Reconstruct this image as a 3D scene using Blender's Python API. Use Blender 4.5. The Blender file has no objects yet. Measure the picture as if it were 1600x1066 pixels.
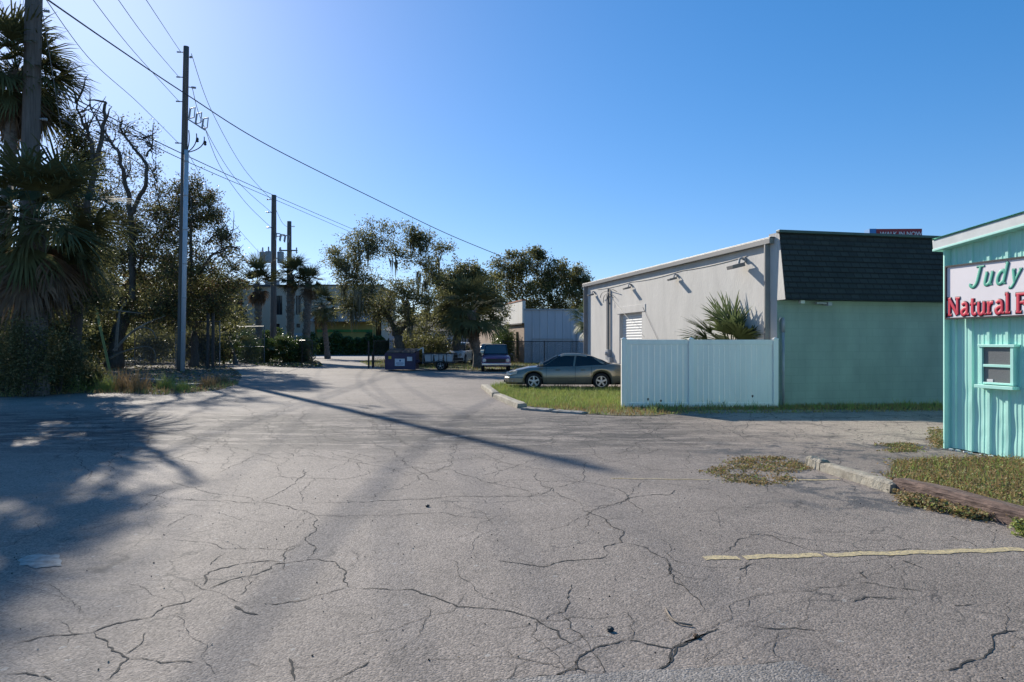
import bpy, bmesh, math, random
import numpy as np
from mathutils import Vector, Matrix
R = math.radians
scene = bpy.context.scene
COL = scene.collection
rng = random.Random(7)
nr = np.random.RandomState(11)

# ---------------------------------------------------------------- camera, sky, sun
EYE = 1.70; F = 1100.0; HY = 534.0            # photo geometry: focal length and horizon in 1600 px units
cam_d = bpy.data.cameras.new("camera"); cam = bpy.data.objects.new("camera", cam_d); COL.objects.link(cam)
cam_d.sensor_width = 36.0; cam_d.lens = 36.0 * F / 1600.0
cam_d.clip_start = 0.1; cam_d.clip_end = 3000
cam_d.shift_y = 1.0 / 1600.0
cam.location = (0, 0, EYE); cam.rotation_euler = (R(90), 0, 0)
scene.camera = cam

SUN_EL = R(26.7); SUN_AZ = R(-32.6)           # azimuth from +Y, negative = to the left
world = bpy.data.worlds.new("World"); scene.world = world; world.use_nodes = True
wn = world.node_tree; wn.nodes.clear()
sky = wn.nodes.new('ShaderNodeTexSky'); sky.sky_type = 'NISHITA'; sky.sun_disc = False
sky.sun_elevation = SUN_EL; sky.sun_rotation = SUN_AZ
sky.air_density = 0.85; sky.dust_density = 0.30; sky.ozone_density = 3.0; sky.altitude = 0
bg = wn.nodes.new('ShaderNodeBackground'); bg.inputs['Strength'].default_value = 0.092
wo = wn.nodes.new('ShaderNodeOutputWorld')
hs = wn.nodes.new('ShaderNodeHueSaturation'); hs.inputs['Saturation'].default_value = 1.35; hs.inputs['Value'].default_value = 1.0
gm = wn.nodes.new('ShaderNodeGamma'); gm.inputs['Gamma'].default_value = 0.70      # softer contrast across the sky
sc_ = wn.nodes.new('ShaderNodeVectorMath'); sc_.operation = 'MULTIPLY'; sc_.inputs[1].default_value = (1.31, 1.54, 1.93)
wn.links.new(sky.outputs[0], hs.inputs['Color']); wn.links.new(hs.outputs[0], gm.inputs[0]); wn.links.new(gm.outputs[0], sc_.inputs[0])
wn.links.new(sc_.outputs[0], bg.inputs[0]); wn.links.new(bg.outputs[0], wo.inputs[0])
sun_d = bpy.data.lights.new("sun", 'SUN'); sun_d.energy = 5.0; sun_d.angle = R(0.53); sun_d.color = (1.0, 0.93, 0.82)
sun = bpy.data.objects.new("sun", sun_d); COL.objects.link(sun)
sv = Vector((math.sin(SUN_AZ) * math.cos(SUN_EL), math.cos(SUN_AZ) * math.cos(SUN_EL), math.sin(SUN_EL)))
sun.rotation_euler = sv.to_track_quat('Z', 'Y').to_euler(); sun.location = sv * 60
scene.view_settings.view_transform = 'Standard'; scene.view_settings.look = 'None'
scene.view_settings.exposure = 0.52; scene.view_settings.gamma = 1.0

# ---------------------------------------------------------------- placing helpers
def G(px, py, z=0.0):
    d = F * (EYE - z) / (py - HY)
    return Vector(((px - 800) / F * d, d, z))
def P(px, py, d):
    return Vector(((px - 800) / F * d, d, EYE + (HY - py) / F * d))

# ---------------------------------------------------------------- materials
MATS = {}
def nodes_of(name):
    m = bpy.data.materials.new(name); m.use_nodes = True
    nt = m.node_tree; b = nt.nodes['Principled BSDF']
    return m, nt, b
def mat(name, c, c2=None, scale=3.0, rough=0.7, metal=0.0, bump=0.0, bscale=40.0, detail=6, spec=0.5, stretch=None, trans=0.0, coat=0.0):
    if name in MATS: return MATS[name]
    m, nt, b = nodes_of(name)
    b.inputs['Roughness'].default_value = rough; b.inputs['Metallic'].default_value = metal
    b.inputs['Specular IOR Level'].default_value = spec
    if coat: b.inputs['Coat Weight'].default_value = coat; b.inputs['Coat Roughness'].default_value = 0.08
    tc = nt.nodes.new('ShaderNodeTexCoord'); mp = nt.nodes.new('ShaderNodeMapping')
    nt.links.new(tc.outputs['Object'], mp.inputs[0])
    if stretch: mp.inputs['Scale'].default_value = stretch
    colout = None
    if c2 is None: c2 = tuple(v * 0.78 for v in c)
    n = nt.nodes.new('ShaderNodeTexNoise'); n.inputs['Scale'].default_value = scale; n.inputs['Detail'].default_value = detail
    n.inputs['Roughness'].default_value = 0.62
    nt.links.new(mp.outputs[0], n.inputs['Vector'])
    r = nt.nodes.new('ShaderNodeValToRGB'); r.color_ramp.elements[0].position = 0.32; r.color_ramp.elements[1].position = 0.68
    r.color_ramp.elements[0].color = (*c2, 1); r.color_ramp.elements[1].color = (*c, 1)
    nt.links.new(n.outputs['Fac'], r.inputs[0]); nt.links.new(r.outputs[0], b.inputs['Base Color']); colout = r.outputs[0]
    if bump:
        n2 = nt.nodes.new('ShaderNodeTexNoise'); n2.inputs['Scale'].default_value = bscale; n2.inputs['Detail'].default_value = 4
        nt.links.new(mp.outputs[0], n2.inputs['Vector'])
        bp = nt.nodes.new('ShaderNodeBump'); bp.inputs['Strength'].default_value = bump; bp.inputs['Distance'].default_value = 0.02
        nt.links.new(n2.outputs['Fac'], bp.inputs['Height']); nt.links.new(bp.outputs[0], b.inputs['Normal'])
    if trans:
        tr = nt.nodes.new('ShaderNodeBsdfTranslucent'); mx = nt.nodes.new('ShaderNodeMixShader'); mx.inputs[0].default_value = trans
        out = nt.nodes['Material Output']
        nt.links.new(colout, tr.inputs['Color']); nt.links.new(b.outputs[0], mx.inputs[1]); nt.links.new(tr.outputs[0], mx.inputs[2])
        nt.links.new(mx.outputs[0], out.inputs['Surface'])
    MATS[name] = m
    return m

def asphalt_material(name, base=(0.236, 0.200, 0.171), dark=(0.06, 0.054, 0.05), warm=(0.36, 0.295, 0.24), gravel=0.0):
    m, nt, b = nodes_of(name); L = nt.links.new; N = nt.nodes.new
    b.inputs['Roughness'].default_value = 0.82; b.inputs['Specular IOR Level'].default_value = 0.35
    tc = N('ShaderNodeTexCoord'); ob = tc.outputs['Object']
    def noise(s, d=5, rgh=0.6, vec=None, dist=0.0):
        n = N('ShaderNodeTexNoise'); n.inputs['Scale'].default_value = s; n.inputs['Detail'].default_value = d
        n.inputs['Roughness'].default_value = rgh; n.inputs['Distortion'].default_value = dist; L(vec or ob, n.inputs['Vector']); return n.outputs['Fac']
    def ramp(f, a, bb, ca=(0, 0, 0), cb=(1, 1, 1)):
        r = N('ShaderNodeValToRGB'); r.color_ramp.elements[0].position = a; r.color_ramp.elements[1].position = bb
        r.color_ramp.elements[0].color = (*ca, 1); r.color_ramp.elements[1].color = (*cb, 1); L(f, r.inputs[0]); return r.outputs[0]
    def mix(f, a, bb, mode='MIX', fac=None):
        x = N('ShaderNodeMix'); x.data_type = 'RGBA'; x.blend_type = mode
        if fac is not None: x.inputs[0].default_value = fac
        else: L(f, x.inputs[0])
        for s, v in ((6, a), (7, bb)):
            if isinstance(v, tuple): x.inputs[s].default_value = (*v, 1)
            else: L(v, x.inputs[s])
        return x.outputs[2]
    def math_(op, a, bb=None, c=None):
        x = N('ShaderNodeMath'); x.operation = op
        for i, v in enumerate((a, bb, c)):
            if v is None: continue
            if isinstance(v, (int, float)): x.inputs[i].default_value = v
            else: L(v, x.inputs[i])
        x.use_clamp = op in ('MULTIPLY_ADD',) and False
        return x.outputs[0]
    col = mix(ramp(noise(0.35, 6, 0.65, dist=0.6), 0.36, 0.66), tuple(v * 0.80 for v in base), tuple(v * 1.10 for v in base))
    # worn blotches at walking scale
    col = mix(ramp(noise(2.6, 8, 0.72, dist=0.4), 0.53, 0.72), col, tuple(v * 0.66 for v in base))
    col = mix(ramp(noise(1.1, 7, 0.7), 0.60, 0.74), col, tuple(v * 1.28 for v in base))
    sep = N('ShaderNodeSeparateXYZ'); L(ob, sep.inputs[0])
    # worn, ravelled band of old asphalt across the lot, between 10 and 17 m
    mr = N('ShaderNodeMapRange'); mr.interpolation_type = 'SMOOTHSTEP'; L(sep.outputs[1], mr.inputs[0])
    mr.inputs[1].default_value = 9.5; mr.inputs[2].default_value = 12.5
    mr2 = N('ShaderNodeMapRange'); mr2.interpolation_type = 'SMOOTHSTEP'; L(sep.outputs[1], mr2.inputs[0])
    mr2.inputs[1].default_value = 18.5; mr2.inputs[2].default_value = 15.5
    band = math_('MULTIPLY', mr.outputs[0], mr2.outputs[0])
    strm = N('ShaderNodeMapping'); strm.inputs['Scale'].default_value = (0.32, 1.15, 1); L(ob, strm.inputs[0])
    bmask = math_('MULTIPLY', band, ramp(noise(1.9, 10, 0.78, strm.outputs[0], 0.5), 0.44, 0.54))
    col = mix(bmask, col, dark)
    bmask2 = math_('MULTIPLY', band, ramp(noise(2.4, 9, 0.75, strm.outputs[0], 0.8), 0.57, 0.66))
    col = mix(bmask2, col, tuple(v * 1.5 for v in base))
    # sandy washed ground between the two buildings on the right
    sx = N('ShaderNodeMapRange'); sx.interpolation_type = 'SMOOTHSTEP'; L(sep.outputs[0], sx.inputs[0]); sx.inputs[1].default_value = 2.0; sx.inputs[2].default_value = 6.0
    sy = N('ShaderNodeMapRange'); sy.interpolation_type = 'SMOOTHSTEP'; L(sep.outputs[1], sy.inputs[0]); sy.inputs[1].default_value = 9.6; sy.inputs[2].default_value = 12.5
    sand = math_('MULTIPLY', math_('MULTIPLY', sx.outputs[0], sy.outputs[0]), ramp(noise(0.9, 7, 0.7), 0.34, 0.50))
    col = mix(sand, col, warm)
    # dark tar patches right foreground
    tx = N('ShaderNodeMapRange'); tx.interpolation_type = 'SMOOTHSTEP'; L(sep.outputs[0], tx.inputs[0]); tx.inputs[1].default_value = 2.2; tx.inputs[2].default_value = 3.6
    ty = N('ShaderNodeMapRange'); ty.interpolation_type = 'SMOOTHSTEP'; L(sep.outputs[1], ty.inputs[0]); ty.inputs[1].default_value = 6.2; ty.inputs[2].default_value = 7.6
    ty2 = N('ShaderNodeMapRange'); ty2.interpolation_type = 'SMOOTHSTEP'; L(sep.outputs[1], ty2.inputs[0]); ty2.inputs[1].default_value = 12.4; ty2.inputs[2].default_value = 11.4
    tar = math_('MULTIPLY', math_('MULTIPLY', tx.outputs[0], math_('MULTIPLY', ty.outputs[0], ty2.outputs[0])), ramp(noise(1.7, 10, 0.78, dist=0.3), 0.49, 0.56))
    col = mix(tar, col, (0.075, 0.075, 0.078))
    # aggregate
    vor = N('ShaderNodeTexVoronoi'); vor.inputs['Scale'].default_value = 75; L(ob, vor.inputs['Vector'])
    sp = ramp(vor.outputs['Color'], 0.15, 0.85, (0.60, 0.60, 0.60), (1.40, 1.39, 1.37))
    col = mix(None, col, sp, 'MULTIPLY', fac=0.95)
    vor2 = N('ShaderNodeTexVoronoi'); vor2.inputs['Scale'].default_value = 38; L(ob, vor2.inputs['Vector'])
    fl = ramp(vor2.outputs['Color'], 0.93, 0.95)
    col = mix(math_('MULTIPLY', fl, 0.5), col, (0.42, 0.40, 0.36))
    fk = ramp(noise(60, 2, 0.5), 0.66, 0.74)
    col = mix(math_('MULTIPLY', fk, 0.6), col, tuple(v * 0.45 for v in base))
    # hairline crazing in the worn band
    vc = N('ShaderNodeTexVoronoi'); vc.feature = 'DISTANCE_TO_EDGE'; vc.inputs['Scale'].default_value = 1.1
    dn = N('ShaderNodeTexNoise'); dn.inputs['Scale'].default_value = 3; dn.inputs['Detail'].default_value = 6; L(ob, dn.inputs['Vector'])
    va = N('ShaderNodeVectorMath'); va.operation = 'MULTIPLY_ADD'; L(dn.outputs['Color'], va.inputs[0]); va.inputs[1].default_value = (0.55, 0.55, 0); L(ob, va.inputs[2])
    L(va.outputs[0], vc.inputs['Vector'])
    cr = ramp(vc.outputs['Distance'], 0.004, 0.013, (1, 1, 1), (0, 0, 0))
    crm = math_('MULTIPLY', cr, ramp(noise(0.5, 4), 0.50, 0.58))
    crm2 = math_('MULTIPLY', cr, band)
    col = mix(math_('MULTIPLY', math_('MAXIMUM', crm2, math_('MULTIPLY', crm, 0.8)), 0.85), col, (0.035, 0.034, 0.034))
    L(col, b.inputs['Base Color'])
    h = math_('ADD', math_('MULTIPLY', vor.outputs['Distance'], -0.6), math_('MULTIPLY', noise(70, 4, 0.7), 0.7))
    h = math_('ADD', h, math_('MULTIPLY', noise(0.8, 3), 3.0))
    h = math_('ADD', h, math_('MULTIPLY', bmask, -1.2))
    bp = N('ShaderNodeBump'); bp.inputs['Strength'].default_value = 0.55 + gravel; bp.inputs['Distance'].default_value = 0.012
    L(h, bp.inputs['Height']); L(bp.outputs[0], b.inputs['Normal'])
    return m

def wire_mesh_material(name, c, spacing=0.055, cover=0.16):
    """diamond wire netting: thin wires with real holes"""
    m, nt, b = nodes_of(name); L = nt.links.new; N = nt.nodes.new
    b.inputs['Base Color'].default_value = (*c, 1); b.inputs['Metallic'].default_value = 0.6; b.inputs['Roughness'].default_value = 0.5
    tc = N('ShaderNodeTexCoord'); sep = N('ShaderNodeSeparateXYZ'); L(tc.outputs['Object'], sep.inputs[0])
    masks = []
    for sgn in (1, -1):
        a = N('ShaderNodeMath'); a.operation = 'MULTIPLY_ADD'; L(sep.outputs[0], a.inputs[0]); a.inputs[1].default_value = sgn; L(sep.outputs[2], a.inputs[2])
        d = N('ShaderNodeMath'); d.operation = 'DIVIDE'; L(a.outputs[0], d.inputs[0]); d.inputs[1].default_value = spacing
        f = N('ShaderNodeMath'); f.operation = 'FRACT'; L(d.outputs[0], f.inputs[0])
        l = N('ShaderNodeMath'); l.operation = 'LESS_THAN'; L(f.outputs[0], l.inputs[0]); l.inputs[1].default_value = cover
        masks.append(l.outputs[0])
    mx = N('ShaderNodeMath'); mx.operation = 'MAXIMUM'; L(masks[0], mx.inputs[0]); L(masks[1], mx.inputs[1])
    L(mx.outputs[0], b.inputs['Alpha'])
    return m

def brick_material(name, c1, c2, mortar, sx=0.22, sz=0.075, bump=0.4, rough=0.85, msize=0.02):
    m, nt, b = nodes_of(name); L = nt.links.new; N = nt.nodes.new
    b.inputs['Roughness'].default_value = rough
    tc = N('ShaderNodeTexCoord'); sep = N('ShaderNodeSeparateXYZ'); L(tc.outputs['Object'], sep.inputs[0])
    cmb = N('ShaderNodeCombineXYZ')
    ad = N('ShaderNodeMath'); ad.operation = 'ADD'; L(sep.outputs[0], ad.inputs[0]); L(sep.outputs[1], ad.inputs[1])
    L(ad.outputs[0], cmb.inputs[0]); L(sep.outputs[2], cmb.inputs[1])
    br = N('ShaderNodeTexBrick'); L(cmb.outputs[0], br.inputs['Vector'])
    br.inputs['Color1'].default_value = (*c1, 1); br.inputs['Color2'].default_value = (*c2, 1); br.inputs['Mortar'].default_value = (*mortar, 1)
    br.inputs['Scale'].default_value = 1.0; br.inputs['Brick Width'].default_value = sx; br.inputs['Row Height'].default_value = sz
    br.inputs['Mortar Size'].default_value = sz * msize * 5; br.inputs['Bias'].default_value = 0
    n = N('ShaderNodeTexNoise'); n.inputs['Scale'].default_value = 1.6; n.inputs['Detail'].default_value = 10; mps = N('ShaderNodeMapping'); mps.inputs['Scale'].default_value = (1, 1, .4); L(tc.outputs['Object'], mps.inputs[0]); L(mps.outputs[0], n.inputs['Vector'])
    r = N('ShaderNodeValToRGB'); r.color_ramp.elements[0].position = 0.3; r.color_ramp.elements[1].position = 0.7
    r.color_ramp.elements[0].color = (0.78, 0.79, 0.79, 1); r.color_ramp.elements[1].color = (1.08, 1.07, 1.06, 1); L(n.outputs['Fac'], r.inputs[0])
    mx = N('ShaderNodeMix'); mx.data_type = 'RGBA'; mx.blend_type = 'MULTIPLY'; mx.inputs[0].default_value = 0.9
    L(br.outputs['Color'], mx.inputs[6]); L(r.outputs[0], mx.inputs[7]); L(mx.outputs[2], b.inputs['Base Color'])
    bp = N('ShaderNodeBump'); bp.inputs['Strength'].default_value = bump; bp.inputs['Distance'].default_value = 0.01; bp.invert = True
    L(br.outputs['Fac'], bp.inputs['Height']); L(bp.outputs[0], b.inputs['Normal'])
    return m

M = {}
M['asphalt'] = asphalt_material('cracked_asphalt')
M['gravel'] = asphalt_material('coarse_asphalt', base=(0.245, 0.222, 0.20), dark=(0.16, 0.155, 0.15), gravel=0.25)
M['road2'] = mat('far_road', (0.26, 0.245, 0.235), (0.19, 0.18, 0.175), 1.2, 0.85, bump=0.3)
M['dirt'] = mat('leafy_dirt', (0.13, 0.105, 0.078), (0.045, 0.04, 0.028), 2.2, 0.95, bump=0.8, bscale=30, detail=10)
M['terrain'] = mat('scrub_ground', (0.12, 0.12, 0.06), (0.06, 0.06, 0.03), 0.4, 0.95)
M['soil'] = mat('lawn_soil', (0.13, 0.13, 0.05), (0.075, 0.065, 0.035), 5, 0.95, bump=0.5)
M['crack'] = mat('crack_fill', (0.03, 0.029, 0.028), (0.015, 0.015, 0.014), 12, 0.95)
M['concrete'] = mat('weathered_concrete', (0.42, 0.38, 0.30), (0.22, 0.19, 0.145), 7, 0.9, bump=0.7, bscale=50, detail=10)
M['concrete2'] = mat('grey_concrete', (0.30, 0.285, 0.26), (0.19, 0.18, 0.165), 6, 0.9, bump=0.6, bscale=50, detail=10)
M['timber'] = mat('rotten_timber', (0.24, 0.16, 0.125), (0.05, 0.03, 0.024), 4, 0.95, bump=1.0, bscale=9, detail=10, stretch=(1, 9, 9))
M['grass'] = mat('grass_blades', (0.23, 0.32, 0.07), (0.30, 0.31, 0.10), 2.4, 0.7, trans=0.35)
M['drygrass'] = mat('dry_grass', (0.42, 0.28, 0.12), (0.24, 0.15, 0.07), 8, 0.8, trans=0.3)
M['weed'] = mat('weed_leaves', (0.15, 0.165, 0.05), (0.27, 0.20, 0.10), 6, 0.7, trans=0.3)
M['leaf_oak'] = mat('oak_leaves', (0.115, 0.12, 0.05), (0.075, 0.08, 0.03), 0.9, 0.5, spec=0.3, trans=0.52)
M['leaf_oak2'] = mat('olive_leaves', (0.25, 0.24, 0.09), (0.17, 0.16, 0.06), 0.9, 0.5, spec=0.35, trans=0.5)
M['leaf_red'] = mat('russet_leaves', (0.22, 0.13, 0.07), (0.15, 0.09, 0.05), 1.5, 0.55, trans=0.3)
M['leaf_green'] = mat('shrub_leaves', (0.09, 0.13, 0.03), (0.05, 0.08, 0.02), 1.2, 0.4, trans=0.3)
M['hedge_leaf'] = mat('hedge_leaves', (0.11, 0.16, 0.035), (0.06, 0.09, 0.02), 1.5, 0.45, trans=0.3)
M['palm'] = mat('palm_fronds', (0.12, 0.125, 0.055), (0.075, 0.08, 0.035), 1.8, 0.75, spec=0.12, trans=0.25)
M['palm2'] = mat('palmetto_fronds', (0.14, 0.175, 0.075), (0.08, 0.105, 0.04), 2.5, 0.55, spec=0.22, trans=0.3)
M['palm_dead'] = mat('dead_fronds', (0.19, 0.13, 0.075), (0.09, 0.065, 0.045), 2.0, 0.8, trans=0.25)
M['moss'] = mat('hanging_moss', (0.15, 0.15, 0.10), (0.09, 0.09, 0.06), 3, 0.9, trans=0.25)
M['bark'] = mat('oak_bark', (0.12, 0.10, 0.08), (0.05, 0.042, 0.034), 9, 0.95, bump=1.0, bscale=20, stretch=(1, 1, 0.3))
M['palmbark'] = mat('palm_bark', (0.22, 0.19, 0.16), (0.09, 0.075, 0.06), 7, 0.95, bump=1.0, bscale=16, stretch=(1, 1, 1.6))
M['deadwood'] = mat('dead_branch', (0.25, 0.20, 0.15), (0.15, 0.12, 0.09), 9, 0.9)
M['polewood'] = mat('pole_wood', (0.16, 0.14, 0.125), (0.085, 0.072, 0.062), 6, 0.9, bump=0.7, bscale=30, stretch=(3, 3, 0.15))
M['galv'] = mat('galvanised_steel', (0.50, 0.54, 0.58), (0.42, 0.46, 0.50), 5, 0.5, metal=0.0, stretch=(1, 1, 0.2))
M['galv2'] = mat('dull_transformer_steel', (0.36, 0.37, 0.38), (0.27, 0.28, 0.29), 5, 0.5)
M['wire'] = mat('cable_black', (0.035, 0.035, 0.035), None, 4, 0.6)
M['wire2'] = mat('cable_grey', (0.13, 0.13, 0.14), None, 4, 0.5)
M['porcelain'] = mat('porcelain', (0.35, 0.35, 0.36), None, 4, 0.3)
M['black'] = mat('black_metal', (0.02, 0.02, 0.022), (0.012, 0.012, 0.013), 5, 0.45)
M['rubber'] = mat('tyre_rubber', (0.022, 0.022, 0.022), (0.012, 0.012, 0.012), 9, 0.85)
M['chrome'] = mat('chrome', (0.65, 0.66, 0.68), None, 6, 0.18, metal=1.0)
M['alloy'] = mat('wheel_alloy', (0.55, 0.56, 0.58), None, 6, 0.35, metal=0.6)
M['glass'] = mat('dark_car_glass', (0.012, 0.014, 0.016), None, 1, 0.05, spec=0.6)
M['screen'] = mat('windscreen_glass', (0.05, 0.075, 0.09), (0.04, 0.06, 0.075), 1, 0.08, spec=0.8)
M['paint_sedan'] = mat('sedan_paint', (0.27, 0.24, 0.18), (0.22, 0.195, 0.15), 2, 0.30, metal=0.55, coat=0.8)
M['paint_sedan_low'] = mat('sedan_cladding', (0.15, 0.145, 0.12), None, 2, 0.38, metal=0.3)
M['paint_white'] = mat('white_paint_car', (0.72, 0.73, 0.74), (0.64, 0.65, 0.66), 2, 0.3, coat=0.6)
M['paint_purple'] = mat('purple_truck_paint', (0.17, 0.055, 0.13), (0.12, 0.04, 0.10), 2, 0.35, coat=0.6)
M['paint_green'] = mat('pale_green_car', (0.45, 0.52, 0.44), None, 2, 0.35, coat=0.4)
M['paint_dark'] = mat('dark_car_paint', (0.05, 0.055, 0.06), None, 2, 0.3, coat=0.6)
M['lamp_glass'] = mat('headlight_lens', (0.62, 0.62, 0.56), None, 3, 0.12)
M['lamp_red'] = mat('tail_lens', (0.35, 0.02, 0.015), None, 3, 0.2)
M['render_grey'] = mat('grey_painted_block', (0.61, 0.58, 0.535), (0.50, 0.475, 0.44), 1.5, 0.85, bump=0.4, bscale=22, detail=10, stretch=(1, 1, .35))
M['render_green'] = brick_material('green_painted_block', (0.285, 0.355, 0.295), (0.270, 0.340, 0.280), (0.250, 0.320, 0.264), 0.41, 0.205, 0.10, 0.8, 0.008)
M['shingle'] = brick_material('dark_shingles', (0.030, 0.036, 0.036), (0.020, 0.025, 0.026), (0.012, 0.014, 0.014), 0.30, 0.14, 0.7, 0.9, 0.025)
M['teal'] = mat('turquoise_metal', (0.45, 0.79, 0.685), (0.39, 0.72, 0.62), 2.0, 0.42, bump=0.05, bscale=8, detail=9)
M['teal_trim'] = mat('turquoise_trim', (0.46, 0.82, 0.71), (0.40, 0.76, 0.65), 3, 0.45)
M['fascia_white'] = mat('white_fascia', (0.66, 0.68, 0.66), (0.52, 0.54, 0.52), 3, 0.5)
M['gutter'] = mat('grey_gutter', (0.20, 0.195, 0.19), (0.15, 0.147, 0.143), 3, 0.5, stretch=(.3, .3, 2))
M['downspout'] = mat('grey_downspout', (0.20, 0.195, 0.19), None, 3, 0.5)
M['vinyl'] = mat('pale_blue_vinyl', (0.92, 0.87, 0.78), (0.82, 0.78, 0.70), 2.2, 0.5, detail=10, stretch=(1.6, 1.6, .3))
M['signface'] = mat('sign_panel_white', (0.84, 0.78, 0.79), (0.77, 0.71, 0.72), 1.6, 0.45, detail=9)
M['signgreen'] = mat('sign_green', (0.06, 0.42, 0.30), None, 6, 0.5)
M['signred'] = mat('sign_red', (0.66, 0.018, 0.06), None, 6, 0.5)
M['signblack'] = mat('sign_black', (0.015, 0.012, 0.016), None, 6, 0.5)
M['redbox'] = mat('roof_sign_red', (0.32, 0.015, 0.022), None, 4, 0.5)
M['bluebox'] = mat('roof_sign_blue', (0.05, 0.22, 0.50), None, 4, 0.5)
M['whitepaint'] = mat('white_lettering', (0.75, 0.72, 0.72), None, 4, 0.5)
M['yellowline'] = mat('worn_yellow_paint', (0.62, 0.49, 0.24), (0.24, 0.205, 0.15), 30, 0.85, detail=12, bump=.3)
M['frost'] = mat('rain_glass', (0.14, 0.145, 0.145), (0.185, 0.19, 0.19), 90, 0.3, bump=0.2, bscale=70)
M['shutter'] = mat('white_shutter', (0.68, 0.68, 0.66), (0.60, 0.60, 0.58), 3, 0.5)
M['brick'] = brick_material('tan_brick', (0.36, 0.245, 0.17), (0.30, 0.20, 0.14), (0.34, 0.29, 0.24))
M['white_stucco'] = mat('white_stucco', (0.70, 0.68, 0.64), (0.60, 0.58, 0.54), 1.5, 0.85, stretch=(1, 1, .3))
M['rust'] = mat('rust_red_coping', (0.34, 0.12, 0.06), (0.22, 0.08, 0.05), 3, 0.8)
M['bluemetal'] = mat('pale_metal_siding', (0.44, 0.47, 0.51), (0.36, 0.39, 0.43), 1.2, 0.5, stretch=(1, 1, 0.15))
M['beige'] = mat('beige_stucco', (0.52, 0.41, 0.31), (0.47, 0.37, 0.28), 0.5, 0.9)
M['beige2'] = mat('pale_stucco_band', (0.42, 0.40, 0.40), (0.37, 0.35, 0.35), 0.5, 0.9)
M['yellowwall'] = mat('yellow_wall', (0.60, 0.42, 0.12), (0.50, 0.35, 0.11), 0.5, 0.8)
M['greenstripe'] = mat('green_stripe', (0.10, 0.32, 0.08), None, 1, 0.7)
M['winglass'] = mat('window_glass', (0.03, 0.033, 0.038), None, 1, 0.1)
M['roofdark'] = mat('dark_roof', (0.09, 0.085, 0.085), None, 1, 0.9)
M['dumpster'] = mat('navy_purple_steel', (0.045, 0.035, 0.085), (0.03, 0.025, 0.06), 3, 0.5)
M['lid'] = mat('black_plastic_lid', (0.02, 0.02, 0.022), None, 3, 0.5)
M['binwhite'] = mat('white_plastic', (0.55, 0.58, 0.58), (0.42, 0.45, 0.46), 3, 0.6)
M['yellow'] = mat('yellow_sticker', (0.65, 0.50, 0.05), None, 3, 0.6)
M['labelwhite'] = mat('label_white', (0.62, 0.68, 0.74), None, 3, 0.6)
M['guy'] = mat('yellow_green_guard', (0.26, 0.24, 0.05), (0.20, 0.18, 0.04), 5, 0.6)
M['netting'] = wire_mesh_material('chain_link_netting', (0.16, 0.17, 0.18))
M['netting_black'] = wire_mesh_material('black_chain_link', (0.02, 0.02, 0.02), cover=0.2)
M['fencepost'] = mat('fence_post_steel', (0.20, 0.21, 0.22), None, 5, 0.5, metal=0.4)
M['leaf_litter'] = mat('fallen_leaves', (0.24, 0.17, 0.10), (0.13, 0.09, 0.055), 7, 0.85)
M['bluewhite'] = mat('exposed_pale_base', (0.42, 0.42, 0.38), (0.16, 0.16, 0.15), 11, 0.9, bump=0.5)
M['orange'] = mat('orange_plastic', (0.50, 0.14, 0.03), None, 4, 0.6)

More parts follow.
